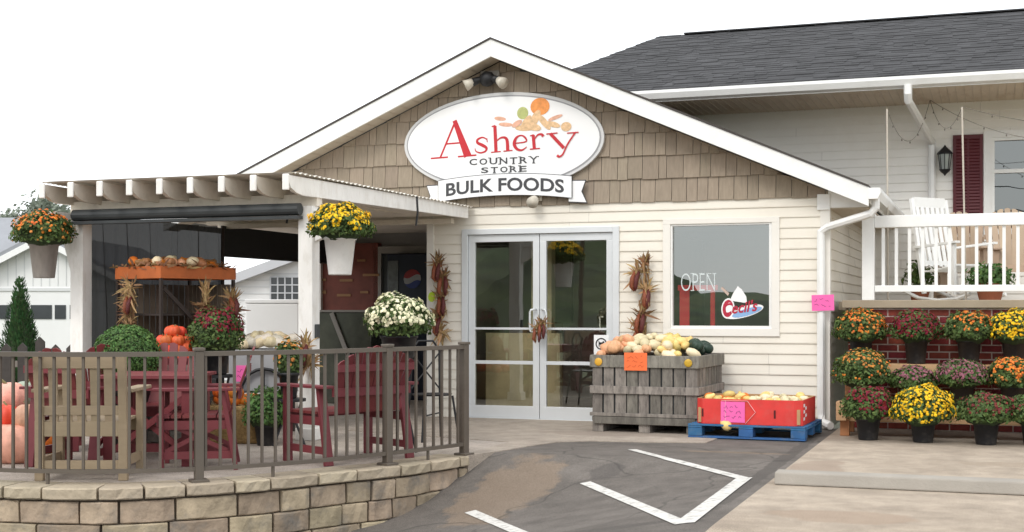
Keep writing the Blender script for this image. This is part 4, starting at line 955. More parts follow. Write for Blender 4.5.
for k in range(6): mb.box(-.28, .28, -.25+k*.09, -.25+k*.09+.08, .425, .447)
mb.box(-.28, .28, -.275, -.253, .33, .44); mb.box(-.28, .28, .285, .305, .33, .44); mb.build('seat', TANC, tc_, bevel=.003)
mb = MB(); mb.box(-.28, .28, -.27, -.245, .085, .15); mb.build('stretcher', TANC, tc_)

# ================================================================ PLANTS
def leaves(mb, r, rzv, c, n, size, low=-.35, seed=0, shell=(.80, 1.12), aspect=.5, lk=.22):
    R_ = random.Random(seed); c = Vector(c)
    for _ in range(n):
        while True:
            d = Vector((R_.gauss(0, 1), R_.gauss(0, 1), R_.gauss(0, 1))).normalized()
            if d.z > low: break
        lump = 1+lk*noise.noise(d*2.6+Vector((seed, 0, 0)))
        k = R_.uniform(*shell)*lump; p = c+Vector((d.x*r*k, d.y*r*k, d.z*rzv*k)); nn = (d+Vector((R_.gauss(0, .5), R_.gauss(0, .5), R_.gauss(0, .5)+.3))).normalized()
        a = nn.orthogonal().normalized(); a = Matrix.Rotation(R_.uniform(0, 2*PI), 3, nn) @ a; b = nn.cross(a); s_ = size*R_.uniform(.7, 1.35)
        mb.add([p-a*s_, p+b*s_*aspect, p+a*s_, p-b*s_*aspect], [(0, 1, 2, 3)])
def blooms(mb, r, rzv, c, n, size, low=-.05, seed=0, side=None):
    R_ = random.Random(seed+99); c = Vector(c); k = 0; tries = 0
    while k < n and tries < n*30:
        tries += 1
        d = Vector((R_.gauss(0, 1), R_.gauss(0, 1), R_.gauss(0, 1))).normalized()
        if d.z < low+R_.uniform(-.25, .2): continue
        if side and (d.dot(side[0])+noise.noise(d*2.5+Vector((seed, 3, 0)))*.8 < side[1]): continue
        lump = 1+.22*noise.noise(d*2.6+Vector((seed, 0, 0)))
        p = c+Vector((d.x*r, d.y*r, d.z*rzv))*(1.03*lump+R_.uniform(-.03, .03)); nn = (d+Vector((R_.gauss(0, .25), R_.gauss(0, .25), R_.gauss(0, .25)+.1))).normalized()
        a = nn.orthogonal().normalized(); b = nn.cross(a); s_ = size*R_.uniform(.7, 1.2); m = 7; vs = [p+nn*s_*.45]
        for q in range(m): t = 2*PI*q/m; vs.append(p+(a*math.cos(t)+b*math.sin(t))*s_)
        for q in range(m): t = 2*PI*(q+.5)/m; vs.append(p+(a*math.cos(t)+b*math.sin(t))*s_*.72+nn*s_*.22)
        mb.add(vs, [(0, 1+q, 1+m+q) for q in range(m)]+[(0, 1+m+q, 1+(q+1) % m) for q in range(m)]); k += 1
def mum(label, loc, r, h, pet, nb, seed, pot='black', ph=.24, pr_=(.09, .115), bs=.021, side=None, low=-.05, group=None, pet2=None, leafm=None, low_leaf=-.45, cat='potted flowers'):
    t = thing('potted_mum', label, cat, loc, 0, group)
    pm = {'black': BLACKPOT, 'galv': GALV, 'white': PAILW, 'terra': TERRA}[pot]
    mb = MB(); r0, r1 = pr_; mb.lathe([(0, 0), (r0, 0), (r0+.003, .01), (r1, ph-.03), (r1+.012, ph-.028), (r1+.012, ph), (r1-.004, ph), (r1-.008, ph-.04), (0, ph-.04)], 24); mb.build('pot', pm, t, smooth=True)
    cz = ph+h*.34
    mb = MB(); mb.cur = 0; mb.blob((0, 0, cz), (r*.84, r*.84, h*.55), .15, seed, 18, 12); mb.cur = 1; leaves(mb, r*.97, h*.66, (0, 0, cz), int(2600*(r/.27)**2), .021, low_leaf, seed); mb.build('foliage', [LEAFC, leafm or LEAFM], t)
    mb = MB(); blooms(mb, r, h*.68, (0, 0, cz), nb, bs, low, seed, side)
    if pet2: mb.cur = 1; blooms(mb, r, h*.68, (0, 0, cz), int(nb*.4), bs*.9, low-.2, seed+5)
    mb.build('blooms', [pet, pet2] if pet2 else pet, t); return t
Y3, Z3 = -.22, .722; Y2, Z2 = -.68, .315; Y1, Z1 = -1.22, .009
def bx(px, Y): return onY(px, 400, Y).x
up = Vector((.3, -.5, 1)).normalized()
BG = 'chrysanthemums on the three step plank bench'
M_ = [
 ('orange topped chrysanthemum at the left end of the top plank', 861, Y3, Z3, .27, .40, P_ORG, 230, (up, .45), P_GLD),
 ('deep burgundy chrysanthemum on the top plank before the bricks', 916, Y3, Z3, .25, .40, P_BUR, 480, (up, .15), None),
 ('mostly green chrysanthemum with orange tips on the top plank, third from the left', 969, Y3, Z3, .255, .38, P_ORG, 110, (up, .75), P_GLD),
 ('bright yellow chrysanthemum at the right of the top plank', 1014, Y3, Z3, .26, .40, P_YEL, 700, None, None),
 ('leafy chrysanthemum with rusty buds at the left of the middle plank', 862, Y2, Z2, .28, .44, P_GLD, 120, (up, .75), P_ORG),
 ('small mauve chrysanthemum on the middle plank behind the big yellow one', 913, Y2, Z2-.04, .23, .28, P_PUR, 240, (up, .4), None),
 ('wide mauve chrysanthemum on the middle plank, third from the left', 962, Y2, Z2, .27, .32, P_PUR, 420, (up, .1), None),
 ('orange red chrysanthemum at the right of the middle plank', 1013, Y2, Z2, .25, .36, P_ORG, 260, (up, .5), P_GLD),
 ('dark red and green chrysanthemum on the ground at the left end of the bench', 868, Y1, Z1, .25, .40, P_BUR, 480, (Vector((.7, -.1, .7)), .1), None),
 ('large round yellow chrysanthemum on the ground before the bench', 923, Y1-.08, Z1, .28, .44, P_YEL, 1000, None, None),
 ('green chrysanthemum with dull red buds on the ground beside the round yellow one', 986, Y1-.1, Z1, .27, .34, P_DRD, 190, (up, .35), None),
 ('green chrysanthemum on the ground at the right edge of the bench', 1034, Y1, Z1, .27, .34, P_DRD, 100, (up, .5), None)]
for i, (lb, px, Y, Z, r, h, pt, nb, sd_, p2) in enumerate(M_):
    h *= .74; r *= .97
    ph = .255 if Y == Y3 else .22
    if i == 9: ph = .21
    mum(lb, (bx(px, Y), Y, Z), r, h, pt, nb, 11+i, side=sd_, pet2=p2, ph=ph, group=BG, low=-.25 if nb > 400 else -.05, bs=.0155)
# bench
be = thing('plank_bench', 'stepped wooden plank bench holding rows of potted mums', 'bench')
xb0 = onY(838, 400, -.9).x+.02
for (Y, Z) in ((Y3, Z3), (Y2, Z2)):
    mb = MB(); mb.box(xb0+.08, 9, Y-.16, Y+.13, Z-.045, Z-.002); mb.box(xb0+.08, 9, Y-.185, Y-.162, Z-.16, Z-.002); mb.build('plank', BENCH, be, bevel=.004)
for x in (xb0, xb0+2.4, xb0+4.4):
    mb = MB(); mb.box(x, x+.04, -.84, -.40, Z2-.17, Z2-.05); mb.box(x, x+.09, -.9, -.80, .01, Z2-.05); mb.box(x, x+.09, -.42, -.33, .01, Z3-.05); mb.build('leg', BENCHD, be, bevel=.004)
mb = MB(); mb.box(xb0-.03, xb0+.07, -1.0, -.82, .17, .36); mb.build('end_board', BENCH, be, bevel=.004)
# parking block
pb = MB(); a = onZ(780, 475); a2 = onZ(778, 487)
pb.prism([(3.44, -4.93, .010), (3.44, -4.91, .10), (3.44, -4.76, .105), (3.44, -4.71, .010)], (2.6, -.0, 0)); tag(pb.build('parking_block', BLOCKM, bevel=.012), 'long pale concrete wheel stop on the pad before the mums', 'wheel stop')
# hanging and patio plants
def hanger(parent, top, r):
    mb = MB()
    for k in range(3): a = 2*PI*k/3; mb.tube([(r*math.cos(a), r*math.sin(a), .3), (0, 0, top)], .003, 4)
    mb.build('hanger', RUST, parent)
def zat(px, py, Y): return onY(px, py, Y)
a = zat(340, 275, -3.45); y_ = mum('yellow mum in a white pail hanging from the right pergola post', tuple(a), .285, .29, P_YEL, 700, 51, 'white', .36, (.105, .145), side=(Vector((0, -.3, 1)), .15), bs=.018); hanger(y_, .70, .1)
a = zat(44, 278, -3.45); y_ = mum('orange mum in a grey pail hanging at the left pergola post', tuple(a), .29, .30, P_ORG, 240, 52, 'galv', .36, (.105, .145), pet2=P_GLD, side=(Vector((0, -.3, 1)), .3), bs=.017); hanger(y_, .70, .1)
a = at(399, 352, 12.0); mum('cream white mum in a dark pot beside the shop corner', (a.x, a.y, .835), .275, .34, P_WHT, 600, 53, 'black', .22, (.13, .16), side=(Vector((0, -.2, 1)), -.1)); wm = a
a = at(217, 352, 12.9); mum('burgundy mum behind the patio table', (a.x, a.y, .66), .25, .40, P_BUR, 420, 54, side=(Vector((.2, 0, 1)), .25), bs=.016); bm_ = a
a = at(289, 380, 12.6); mum('small dark leaved marigold pot beside the right pergola post', (a.x, a.y, .45), .13, .3, P_GLD, 60, 56, pr_=(.07, .09)); mg = a
a = at(267, 440, 12.6); mum('plain green leafy plant in a black pot by the hay bale', (a.x, a.y, .003), .21, .34, P_GLD, 0, 57, leafm=BOXL, ph=.2)
for nm, q, h, lb in (('plant_stand', wm, .83, 'dark wrought iron stand under the cream white mum'), ('plant_stand', bm_, .655, 'low dark stand under the burgundy mum'), ('plant_stand', mg, .445, 'small dark stand under the marigold pot')):
    t = thing(nm, lb, 'plant stand', (q.x, q.y, .003)); mb = MB(); mb.lathe([(0, h-.03), (.16, h-.03), (.16, h-.003), (0, h-.003)], 20); mb.build('top', BLACK, t)
    for k in range(3): a = 2*PI*k/3; mb = MB(); mb.tube([(.13*math.cos(a), .13*math.sin(a), h-.03), (.07*math.cos(a), .07*math.sin(a), h*.5), (.17*math.cos(a), .17*math.sin(a), 0)], .012, 6); mb.build('leg', BLACK, t)
# boxwood ball and arborvitae
a = at(127, 400, 12.2); t = thing('boxwood_ball', 'clipped round green boxwood in a dark pot behind the table', 'shrub', (a.x, a.y, .003))
mb = MB(); mb.lathe([(0, 0), (.17, 0), (.23, .58), (.25, .6), (.23, .62), (0, .58)], 24); mb.build('pot', BLACKPOT, t, smooth=True)
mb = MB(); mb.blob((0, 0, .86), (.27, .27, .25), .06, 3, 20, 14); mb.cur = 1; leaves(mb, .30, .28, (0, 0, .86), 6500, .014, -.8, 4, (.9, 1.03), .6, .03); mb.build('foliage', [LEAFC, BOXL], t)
a = at(20, 400, 19); t = thing('arborvitae', 'dark green conical arborvitae at the far left before the white barn', 'tree', (a.x, a.y, -.3))
mb = MB(); mb.tube([(0, 0, 0), (0, 0, 1.6)], [.05, .02], 8); mb.build('trunk', BARK, t)
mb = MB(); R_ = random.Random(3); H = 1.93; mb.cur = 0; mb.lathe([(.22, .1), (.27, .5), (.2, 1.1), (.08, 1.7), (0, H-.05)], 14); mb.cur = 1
for _ in range(7500):
    z = H*(1-R_.random()**.55)+.02; rr = .40*(1-(z/H))**.85*(.7 if z < .15 else 1)+.02; a = R_.uniform(0, 2*PI); k = R_.uniform(.72, 1.06)*(1+.14*math.sin(a*5+z*6)+.10*math.sin(a*3-z*11)); p = Vector((rr*k*math.cos(a), rr*k*math.sin(a), z+.1))
    d = Vector((math.cos(a)*.5, math.sin(a)*.5, 1)).normalized(); s_ = Vector((-math.sin(a+R_.uniform(-1, 1)), math.cos(a), R_.uniform(-.3, .3))).normalized(); l = R_.uniform(.03, .07)
    mb.add([p-s_*.012, p+s_*.012, p+d*l+s_*.006, p+d*l-s_*.006], [(0, 1, 2, 3)])
mb.build('foliage', [LEAFC, ARBL], t)

# ================================================================ GOURDS, PUMPKINS
def pumpkin_mesh(r, squash=.8, ribs=9, m=G_ORG, seed=0, stem=True, deep=.09):
    mb = MB(); prof = []; n = 14
    for j in range(n+1):
        ph = PI*j/n; prof.append((r*math.sin(ph)**.85 if 0 < j < n else .001, -r*squash*math.cos(ph)*(1-.18*math.exp(-(math.sin(ph)/.35)**2))))
    mb.lathe(prof, 36, (0, 0, r*squash*.82), lambda a, z: 1-deep*1.25*abs(math.sin(a*ribs/2+seed))**5+.02*math.sin(a*2+seed*3))
    return mb
def make_pumpkin(name, m, r, squash, ribs, label, cat, group, deep=.09):
    o = pumpkin_mesh(r, squash, ribs, m, rnd.random(), deep=deep).build(name, m, None, smooth=True); tag(o, label, cat, group)
    mb = MB(); mb.tube([(0, 0, r*squash*1.5), (.01*r/.1, 0, r*squash*1.5+.2*r), (.03*r/.1, .01, r*squash*1.5+.4*r)], [r*.14, r*.08, r*.07], 7); mb.build('stem', STEM, o, smooth=True); return o
def gourd(kind):
    mb = MB(); r = .075
    if kind == 'neck':
        P = [(0, 0, 0), (.0, .03, .0), (0, .07, .003), (0, .11, .012), (0, .15, .03), (0, .175, .05)]; mb.tube([(p[0], p[1]-.08, p[2]+.06) for p in P], [.02, .056, .066, .05, .032, .022], 12)
    elif kind == 'oval': mb.blob((0, 0, .055), (.06, .095, .055), .12, rnd.random()*9, 14, 10)
    else: return pumpkin_mesh(.075, .8, 8, None, rnd.random())
    return mb
GP = {}
def gourd_at(kind, m, loc, rot, sc, label, group):
    key = (kind, m.name)
    if key not in GP:
        o = gourd(kind).build('gourd', m, None, smooth=True); tag(o, label, 'gourd', group); GP[key] = o
    else: o = GP[key].copy(); COL.objects.link(o)
    o.location = loc; o.rotation_euler = rot; o.scale = (sc,)*3; tag(o, label, 'gourd', group)
    if not group and 'group' in o: del o['group']
    return o

# wooden bin of gourds
cL, cR = onZ(592, 432, .0), onZ(697, 434, .0); ux = (cR-cL).normalized(); yaw = math.radians(-2); W = 1.13; D = 1.12; H = .80
cL = cL+Vector((0, 0, .009))
cr = thing('wooden_bin', 'weathered grey wooden bin full of gourds beside the doors', 'bin', tuple(cL), yaw)
R_ = random.Random(2)
mb = MB()
mb.box(0, W, 0, .09, .11, .16)
for (x0, x1) in ((0, .12), (W/2-.06, W/2+.06), (W-.12, W)): mb.box(x0, x1, .01, D-.01, .0, .108)
mb.box(0, W, .1, D, .112, .14); mb.box(.02, W-.02, -.02, 0, .085, .16); mb.build('pallet_base', CRATE, cr, bevel=.004)
for nm, (O, U) in {'front': ((0, 0), (1, 0)), 'right': ((W, 0), (0, 1)), 'back': ((W, D), (-1, 0)), 'left': ((0, D), (0, -1))}.items():
    Lw = W if nm in ('front', 'back') else D; mb = MB(); O = Vector((*O, 0)); U = Vector((*U, 0)); N = Vector((U.y, -U.x, 0)); x = 0
    n = 9
    for k in range(n):
        a = k*Lw/n+.004; b = (k+1)*Lw/n-R_.uniform(.006, .016); mb.obox(O+U*(a+b)/2-N*.012+Vector((0, 0, (.165+H)/2)), U*(b-a)/2, N*.009, (0, 0, (H-.165)/2))
    for z0, z1 in ((H-.125, H), (.40, .48), (.165, .20)): mb.obox(O+U*Lw/2+N*.010+Vector((0, 0, (z0+z1)/2)), U*(Lw/2+.015), N*.011, (0, 0, (z1-z0)/2))
    mb.build('side_panel', CRATE, cr, bevel=.003)
mb = MB(); mb.box(.03, W-.03, .03, D-.03, .15, .70); mb.build('liner', DGREY, cr)
for px in (.03, W-.14):
    mb = MB(); mb.blob((px+.05, -.03, H-.07), (.042, .014, .042)); tag(mb.build('wood_cap', gm('yellow_disc', (.75, .42, .04))), None); 
    o = bpy.data.objects[mb and COL.objects[-1].name]; o.parent = cr; o.name = 'corner_button'
Mx = Matrix.Translation(cL) @ Matrix.Rotation(yaw, 4, 'Z')
def crate_pt(u, v, z): return tuple(Mx @ Vector((u, v, z)))
GC = 'gourds heaped in the wooden bin'
for k in range(120):
    u, v = R_.uniform(.07, W-.07), R_.uniform(.07, D-.07)
    gx = u+v*.15
    lay = k/120
    z = .725+.05*(1 if v > .2 else .3)+.09*lay+.09*math.exp(-((u-.45)/.4)**2-((v-.5)/.4)**2)
    if gx < .36: m, lb, kd = G_PEACH, 'peach gourd heaped at the left of the wooden bin', R_.choice(('round', 'round', 'oval'))
    elif gx < .62 and v < .6: m, lb, kd = R_.choice(((G_PEACH, 'peach gourd heaped at the left of the wooden bin', 'round'), (G_CRM, 'cream gourd in the middle of the wooden bin', 'oval')))
    elif gx < .98: m, lb, kd = R_.choice(((G_YEL, 'yellow gourd on the heap in the wooden bin', 'neck'), (G_CRM, 'cream gourd in the middle of the wooden bin', 'oval'), (G_YEL, 'yellow gourd on the heap in the wooden bin', 'oval')))
    else: m, lb, kd = (G_GRN, 'dark green squash at the right of the wooden bin', 'round') if v > .28 else (G_CRM, 'cream gourd in the middle of the wooden bin', 'oval')
    gourd_at(kd, m, crate_pt(u, v, z), (R_.uniform(-.5, .5), R_.uniform(-.5, .5), R_.uniform(0, 6.28)), R_.uniform(.72, 1.0), lb, GC)
def scribble(mb, x0, x1, zr, amp, y, seed, seg=.018):
    R2 = random.Random(seed)
    for z in zr:
        x = x0
        while x < x1:
            w_ = R2.uniform(.03, .07); pts = []; xx = x
            while xx < min(x+w_, x1): pts.append(Vector((xx, y, z+R2.uniform(-amp, amp)))); xx += seg*R2.uniform(.5, 1)
            if len(pts) > 1: ribbon(mb, pts, [.004]*len(pts), .0, .001)
            x += w_+.02
def paper(name, label, M4, w_, h, m, ink, rows, seed, pts=None):
    """sheet of paper with handwriting; local x right, z up, facing -y"""
    o = MB(); P = pts or [(0, 0), (w_, 0), (w_, h), (0, h)]; o.prism([(x, 0, z) for x, z in P], (0, -.003, 0)); o = o.build(name, m); tag(o, label, 'sign'); o.matrix_world = M4
    mb = MB(); scribble(mb, w_*.12, w_*.86, [h*(i+1)/(rows+1) for i in range(rows)], h*.06+.006, -.0045, seed); mb.build('handwriting', ink, o); return o
paper('price_sign', 'orange handwritten card on the front of the wooden bin', Mx @ Matrix.Translation((.36, -.024, H-.155)), .245, .185, ORANGEP, INKO, 3, 4)
a = onY(812, 311, -.14); paper('price_sign', 'small pink handwritten card taped to the white downspout', Matrix.Translation((a.x, -.14, a.z)) @ Matrix.Rotation(-.03, 4, 'Y'), .235, .17, PINK, INK, 2, 5)
# red box on blue pallet
pL, pR = onZ(688, 438, .0), onZ(800, 439, .0)
ux = (pR-pL).normalized(); yaw2 = math.radians(-2)
W2, D2 = 1.16, 1.05
pl = thing('blue_pallet', 'blue painted wooden pallet under the red cardboard box', 'pallet', tuple(pL+Vector((0, 0, .009))), yaw2)
mb = MB()
for x in (0, W2/2-.07, W2-.14):
    for y in (0, D2/2-.07, D2-.14): mb.box(x, x+.14, y, y+.14, .02, .098)
mb.build('block', BLUEP, pl, bevel=.005)
mb = MB()
for k in range(7): y = k*(D2-.1)/6; mb.box(0, W2, y-.003, y+.1, .118, .136)
mb.build('deck_board', BLUEP, pl, bevel=.003)
mb = MB()
for x in (0, W2/2-.07, W2-.14): mb.box(x, x+.14, -.002, D2+.002, .100, .116)
mb.box(0, W2, -.001, .1, 0, .018); mb.box(0, W2, D2-.1, D2, 0, .018); mb.build('stringer', BLUEP, pl, bevel=.003)
M2 = Matrix.Translation(pL+Vector((0, 0, .147))) @ Matrix.Rotation(yaw2, 4, 'Z')
M3 = M2 @ Matrix.Translation((.07, .04, 0)); BW, BD, BH = 1.05, .90, .25
rb = thing('red_box', 'low red cardboard box of small gourds on the blue pallet', 'box'); rb.matrix_world = M3
ch = .07; out = [(ch, 0), (BW-ch, 0), (BW, ch), (BW, BD-ch), (BW-ch, BD), (ch, BD), (0, BD-ch), (0, ch)]; inn = [(x+(.012 if x < BW/2 else -.012), y+(.012 if y < BD/2 else -.012)) for x, y in out]
mb = MB(); mb.prism([(x, y, .001) for x, y in out], (0, 0, .01)); n = 8
for k in range(n):
    a, b, c_, d = out[k], out[(k+1) % n], inn[(k+1) % n], inn[k]; mb.cur = 0; mb.quad((*a, .01), (*b, .01), (*b, BH), (*a, BH)); mb.cur = 1; mb.quad((*c_, .01), (*d, .01), (*d, BH), (*c_, BH)); mb.quad((*a, BH), (*b, BH), (*c_, BH), (*d, BH))
mb.build('carton', [REDBOX, CARD], rb)
mb = MB()
for x in (.06, .78): mb.box(x, x+.018, -.004, -.001, .07, .15)
mb.build('hand_slot', mat('slot_dark', (.08, .01, .01), .8), rb)
mb = MB(); text_into(mb, 'JUMBO', (BW+.003, 0, 0), (0, 1, 0), (0, 0, 1), .10, .78, .05, .19, 0, .03); 
mb = MB()
for k, (u, v) in enumerate(((.10, .05), (.10, .12), (.10, .18), (.2, .08), (.2, .15))): mb.box(BW+.001, BW+.004, u, u+.07, v, v+.03)
mb.build('print_mark', SIGNW, rb)
# white arrow outline and pink card
mb = MB()
for p, q in (((.26, .235), (.52, .235)), ((.52, .235), (.60, .125)), ((.60, .125), (.50, .012)), ((.30, .012), (.30, .235))): mb.beam((p[0], -.002, p[1]), (q[0], -.002, q[1]), .003, .014, (0, 1, 0))
mb.build('arrow_outline', mat('pale_pink', (.8, .5, .5), .6), rb)
paper('price_sign', 'large pink handwritten sheet on the front of the red box', M3 @ Matrix.Translation((.255, -.005, .02)), .24, .205, PINK, INK, 3, 6)
GB = 'small gourds in the red box'
mb = MB(); mb.box(.02, BW-.02, .02, BD-.02, .012, .16); mb.build('packing', CARD, rb)
for k in range(70):
    u, v = R_.uniform(.08, BW-.08), R_.uniform(.08, BD-.08); z = .165+R_.uniform(0, .055)
    if u < .5: m, lb, kd = R_.choice(((G_YEL, 'yellow gourd at the left of the red box', 'neck'), (G_ORG, 'little orange pumpkin at the left of the red box', 'round'), (G_YEL, 'yellow gourd at the left of the red box', 'oval')))
    else: m, lb, kd = R_.choice(((G_CRM, 'cream gourd at the right of the red box', 'oval'), (G_CRM, 'cream gourd at the right of the red box', 'round'), (G_YEL, 'yellow gourd among the cream ones in the red box', 'round')))
    gourd_at(kd, m, tuple(M3 @ Vector((u, v, z))), (R_.uniform(-.5, .5), R_.uniform(-.5, .5), R_.uniform(0, 6.28)), R_.uniform(.5, .72), lb, GB)
gourd_at('neck', G_YEL, tuple(M2 @ Vector((.36, .05, -.06))), (.3, 0, 1.2), .8, 'single yellow gourd fallen between the slats of the blue pallet', None)

# left pile of big pale pumpkins
PG = 'big pumpkins piled at the left of the patio'
PM = {}
def big(px, py, t, r, sq, m, lb, zb=None, ribs=10):
    o = make_pumpkin('pumpkin', m, r, sq, ribs, lb, 'pumpkin', PG); a = at(px, py, t); o.location = (a.x, a.y, max(.003, a.z-r*sq*.85) if zb is None else zb); o.rotation_euler = (rnd.uniform(-.1, .1), rnd.uniform(-.1, .1), rnd.uniform(0, 6)); return o
big(16, 428, 11.2, .235, .80, G_PNK, 'largest pale pink pumpkin at the bottom of the pile', .003); big(-22, 430, 11.6, .24, .8, G_PNK, 'pale pumpkin at the bottom of the pile by the frame edge', .003)
big(5, 408, 11.3, .115, .9, G_RED, 'small bright orange pumpkin on the left of the pile', .30); big(30, 410, 11.2, .13, .95, G_PNK, 'small pale orange pumpkin on the right of the pile', .28)
big(8, 398, 11.6, .17, .85, G_PNK, 'pale peach pumpkin on top of the pile', .40); big(27, 388, 11.75, .13, .9, G_BLU, 'grey green pumpkin at the top right of the pile', .45); big(40, 432, 11.9, .16, .8, G_ORG, 'orange pumpkin behind the pile, half hidden by the tan chair', .003)
# red-orange pumpkins on a crate stack
a = at(175, 380, 13.0)
ds = thing('display_crate', 'slatted wooden crate carrying the red orange pumpkins', 'crate', (a.x, a.y, .003), TH); mb = MB()
for k in range(6): mb.box(-.28, .28, -.26, -.24, .02+k*.13, .12+k*.13); mb.box(-.28, .28, .24, .26, .02+k*.13, .12+k*.13); mb.box(-.28, -.26, -.238, .238, .02+k*.13, .12+k*.13); mb.box(.26, .28, -.238, .238, .02+k*.13, .12+k*.13)
mb.build('slat', CRATE, ds); mb = MB(); mb.box(-.26, .26, -.238, .238, .74, .76); mb.build('top', CRATE, ds)
R2 = random.Random(8); PG2 = 'red orange pumpkins piled on the crate'
pp = make_pumpkin('small_pumpkin', G_RED, .066, .88, 8, 'red orange pumpkin in the pile on the crate behind the table', 'pumpkin', PG2); first = True
for lay, nn in ((0, 13), (1, 10), (2, 7), (3, 3)):
    for k in range(nn):
        an = 2*PI*k/nn+lay; rr = (.23, .18, .13, .06)[lay]*R2.uniform(.8, 1.05); o = pp if first else copy_tree(pp); first = False
        o.location = (a.x+rr*math.cos(an), a.y+rr*math.sin(an), .765+.085*lay+R2.uniform(-.01, .015)); o.rotation_euler = (R2.uniform(-.3, .3), R2.uniform(-.3, .3), R2.uniform(0, 6))
# bin with white gourds
a = at(268, 370, 14.3); wb = thing('gourd_bin', 'grey bin heaped with white gourds behind the pergola post', 'bin', (a.x, a.y, .003), TH)
mb = MB(); mb.box(-.36, .36, -.3, .3, .42, .86); mb.build('bin', mat('bin_grey', (.36, .36, .37), .5, .06, 4), wb, bevel=.01)
for i in (-1, 1):
    for j in (-1, 1): mb = MB(); mb.tube([(i*.32, j*.26, 0), (i*.32, j*.26, .42)], .015, 6); mb.build('leg', RUST, wb)
mb = MB(); n = 20; mb.tube([(.02+.24*math.cos(2*PI*k/n), -.34, .42+.24*math.sin(2*PI*k/n)) for k in range(n+1)], .02, 6, False); mb.tube([(-.2, -.34, .42), (.24, -.34, .42)], .012, 6); mb.tube([(.02, -.34, .2), (.02, -.34, .64)], .012, 6); mb.build('wheel', BLACK, wb)
GW = 'white gourds heaped in the grey bin'
for k in range(75):
    u, v = R2.uniform(-.40, .34), R2.uniform(-.28, .28); z = .85+.15*math.exp(-(u/.3)**2-(v/.3)**2)*R2.uniform(.4, 1); m, lb = (G_ORG, 'little orange pumpkin at the left of the grey bin') if u < -.28 else (G_CRM if R2.random() < .5 else gm('gourd_white', (.72, .66, .55)), 'white gourd heaped in the grey bin behind the pergola post')
    P = Vector((a.x, a.y, z))+Vector((RX, RY, 0))*u+Vector((FX, FY, 0))*v; gourd_at(R2.choice(('round', 'oval')), m, tuple(P), (R2.uniform(-.5, .5), 0, R2.uniform(0, 6)), R2.uniform(.75, 1.05), lb, GW)
q = a-Vector((FX, FY, 0))*.34-Vector((RX, RY, 0))*.27; paper('price_sign', 'small pink card hanging on the front of the grey bin', Matrix.Translation((q.x, q.y, .53)) @ Matrix.Rotation(TH, 4, 'Z'), .10, .17, PINK, INK, 2, 9)
# hay bale with orange gourds
a = at(238, 420, 12.9); hb = thing('hay_bale', 'golden hay bale standing on the patio behind the railing', 'hay bale', (a.x, a.y, .003), TH)
mb = MB(); mb.box(-.26, .26, -.2, .2, 0, .36); mb.build('bale', HAY, hb, bevel=.03)
mb = MB(); R3 = random.Random(4)
for k in range(900):
    f = R3.choice((0, 0, 1, 2)); p = Vector((R3.uniform(-.26, .26), -.2, R3.uniform(0, .36))) if f == 0 else Vector((R3.uniform(-.26, .26), R3.uniform(-.2, .2), .36)) if f == 1 else Vector((.26, R3.uniform(-.2, .2), R3.uniform(0, .36)))
    d = Vector((R3.gauss(0, 1), R3.gauss(0, .4), R3.gauss(0, .6))).normalized()*R3.uniform(.02, .06); s_ = Vector((.002, .001, .002)); mb.add([p-d-s_, p-d+s_, p+d+s_+Vector((0, -.008, 0))], [(0, 1, 2)])
mb.build('straw', HAY, hb)
for k in range(14):
    u, v = R2.uniform(-.22, .22), R2.uniform(-.16, .12); lay = .0 if k < 9 else .07; P = Vector((a.x, a.y, .37+lay))+Vector((RX, RY, 0))*(u if lay == 0 else u*.5-.08)+Vector((FX, FY, 0))*v
    gourd_at('round', G_ORG, tuple(P), (R2.uniform(-.2, .2), 0, R2.uniform(0, 6)), R2.uniform(.8, 1.1), 'small orange pumpkin sitting on the hay bale', 'orange pumpkins on the hay bale')

def strip(mb, p, d, L, w_, R5, curl=.5):
    s_ = d.cross(Vector((R5.uniform(-.4, .4), -1, R5.uniform(-.4, .4)))).normalized(); c1_ = Vector((R5.uniform(-.4, .4), R5.uniform(-.3, .1), -R5.uniform(0, .7)))*curl
    tw = R5.uniform(-1.6, 1.6); vs = []
    for q, ww in zip((0, .25, .5, .75, 1), (.5, 1, 1.1, .8, .15)):
        pp_ = p+d*L*q+c1_*L*q*q; s2 = (s_+Vector((0, tw*q, 0))).normalized(); vs += [pp_-s2*w_*ww, pp_+s2*w_*ww]
    mb.add(vs, [(k, k+1, k+3, k+2) for k in (0, 2, 4, 6)])
# orange display stand with iron frame
a = at(176, 300, 14.1); st = thing('display_stand', 'dark iron display stand with orange tray under the pergola', 'display stand', (a.x, a.y, .003), TH+math.radians(-40))
sw_, sd2 = .80, .95; zt = 1.60
mb = MB(); mb.box(-sw_/2, sw_/2, -sd2/2, -sd2/2+.02, zt, zt+.125); mb.box(-sw_/2, sw_/2, sd2/2-.02, sd2/2, zt, zt+.125); mb.box(-sw_/2, -sw_/2+.02, -sd2/2+.021, sd2/2-.021, zt, zt+.125); mb.box(sw_/2-.02, sw_/2, -sd2/2+.021, sd2/2-.021, zt, zt+.125); mb.box(-sw_/2+.021, sw_/2-.021, -sd2/2+.021, sd2/2-.021, zt+.01, zt+.03); mb.build('tray', COPPER, st)
for i in (-1, 1):
    for j in (-1, 1): mb = MB(); mb.box(i*(sw_/2-.02)-.015, i*(sw_/2-.02)+.015, j*(sd2/2-.02)-.015, j*(sd2/2-.02)+.015, 0, zt-.002); mb.build('leg', RUST, st)
mb = MB()
for z in (.35, 1.22): mb.box(-sw_/2+.04, sw_/2-.04, -sd2/2+.01, sd2/2-.01, z, z+.02)
mb.build('shelf', RUST, st)
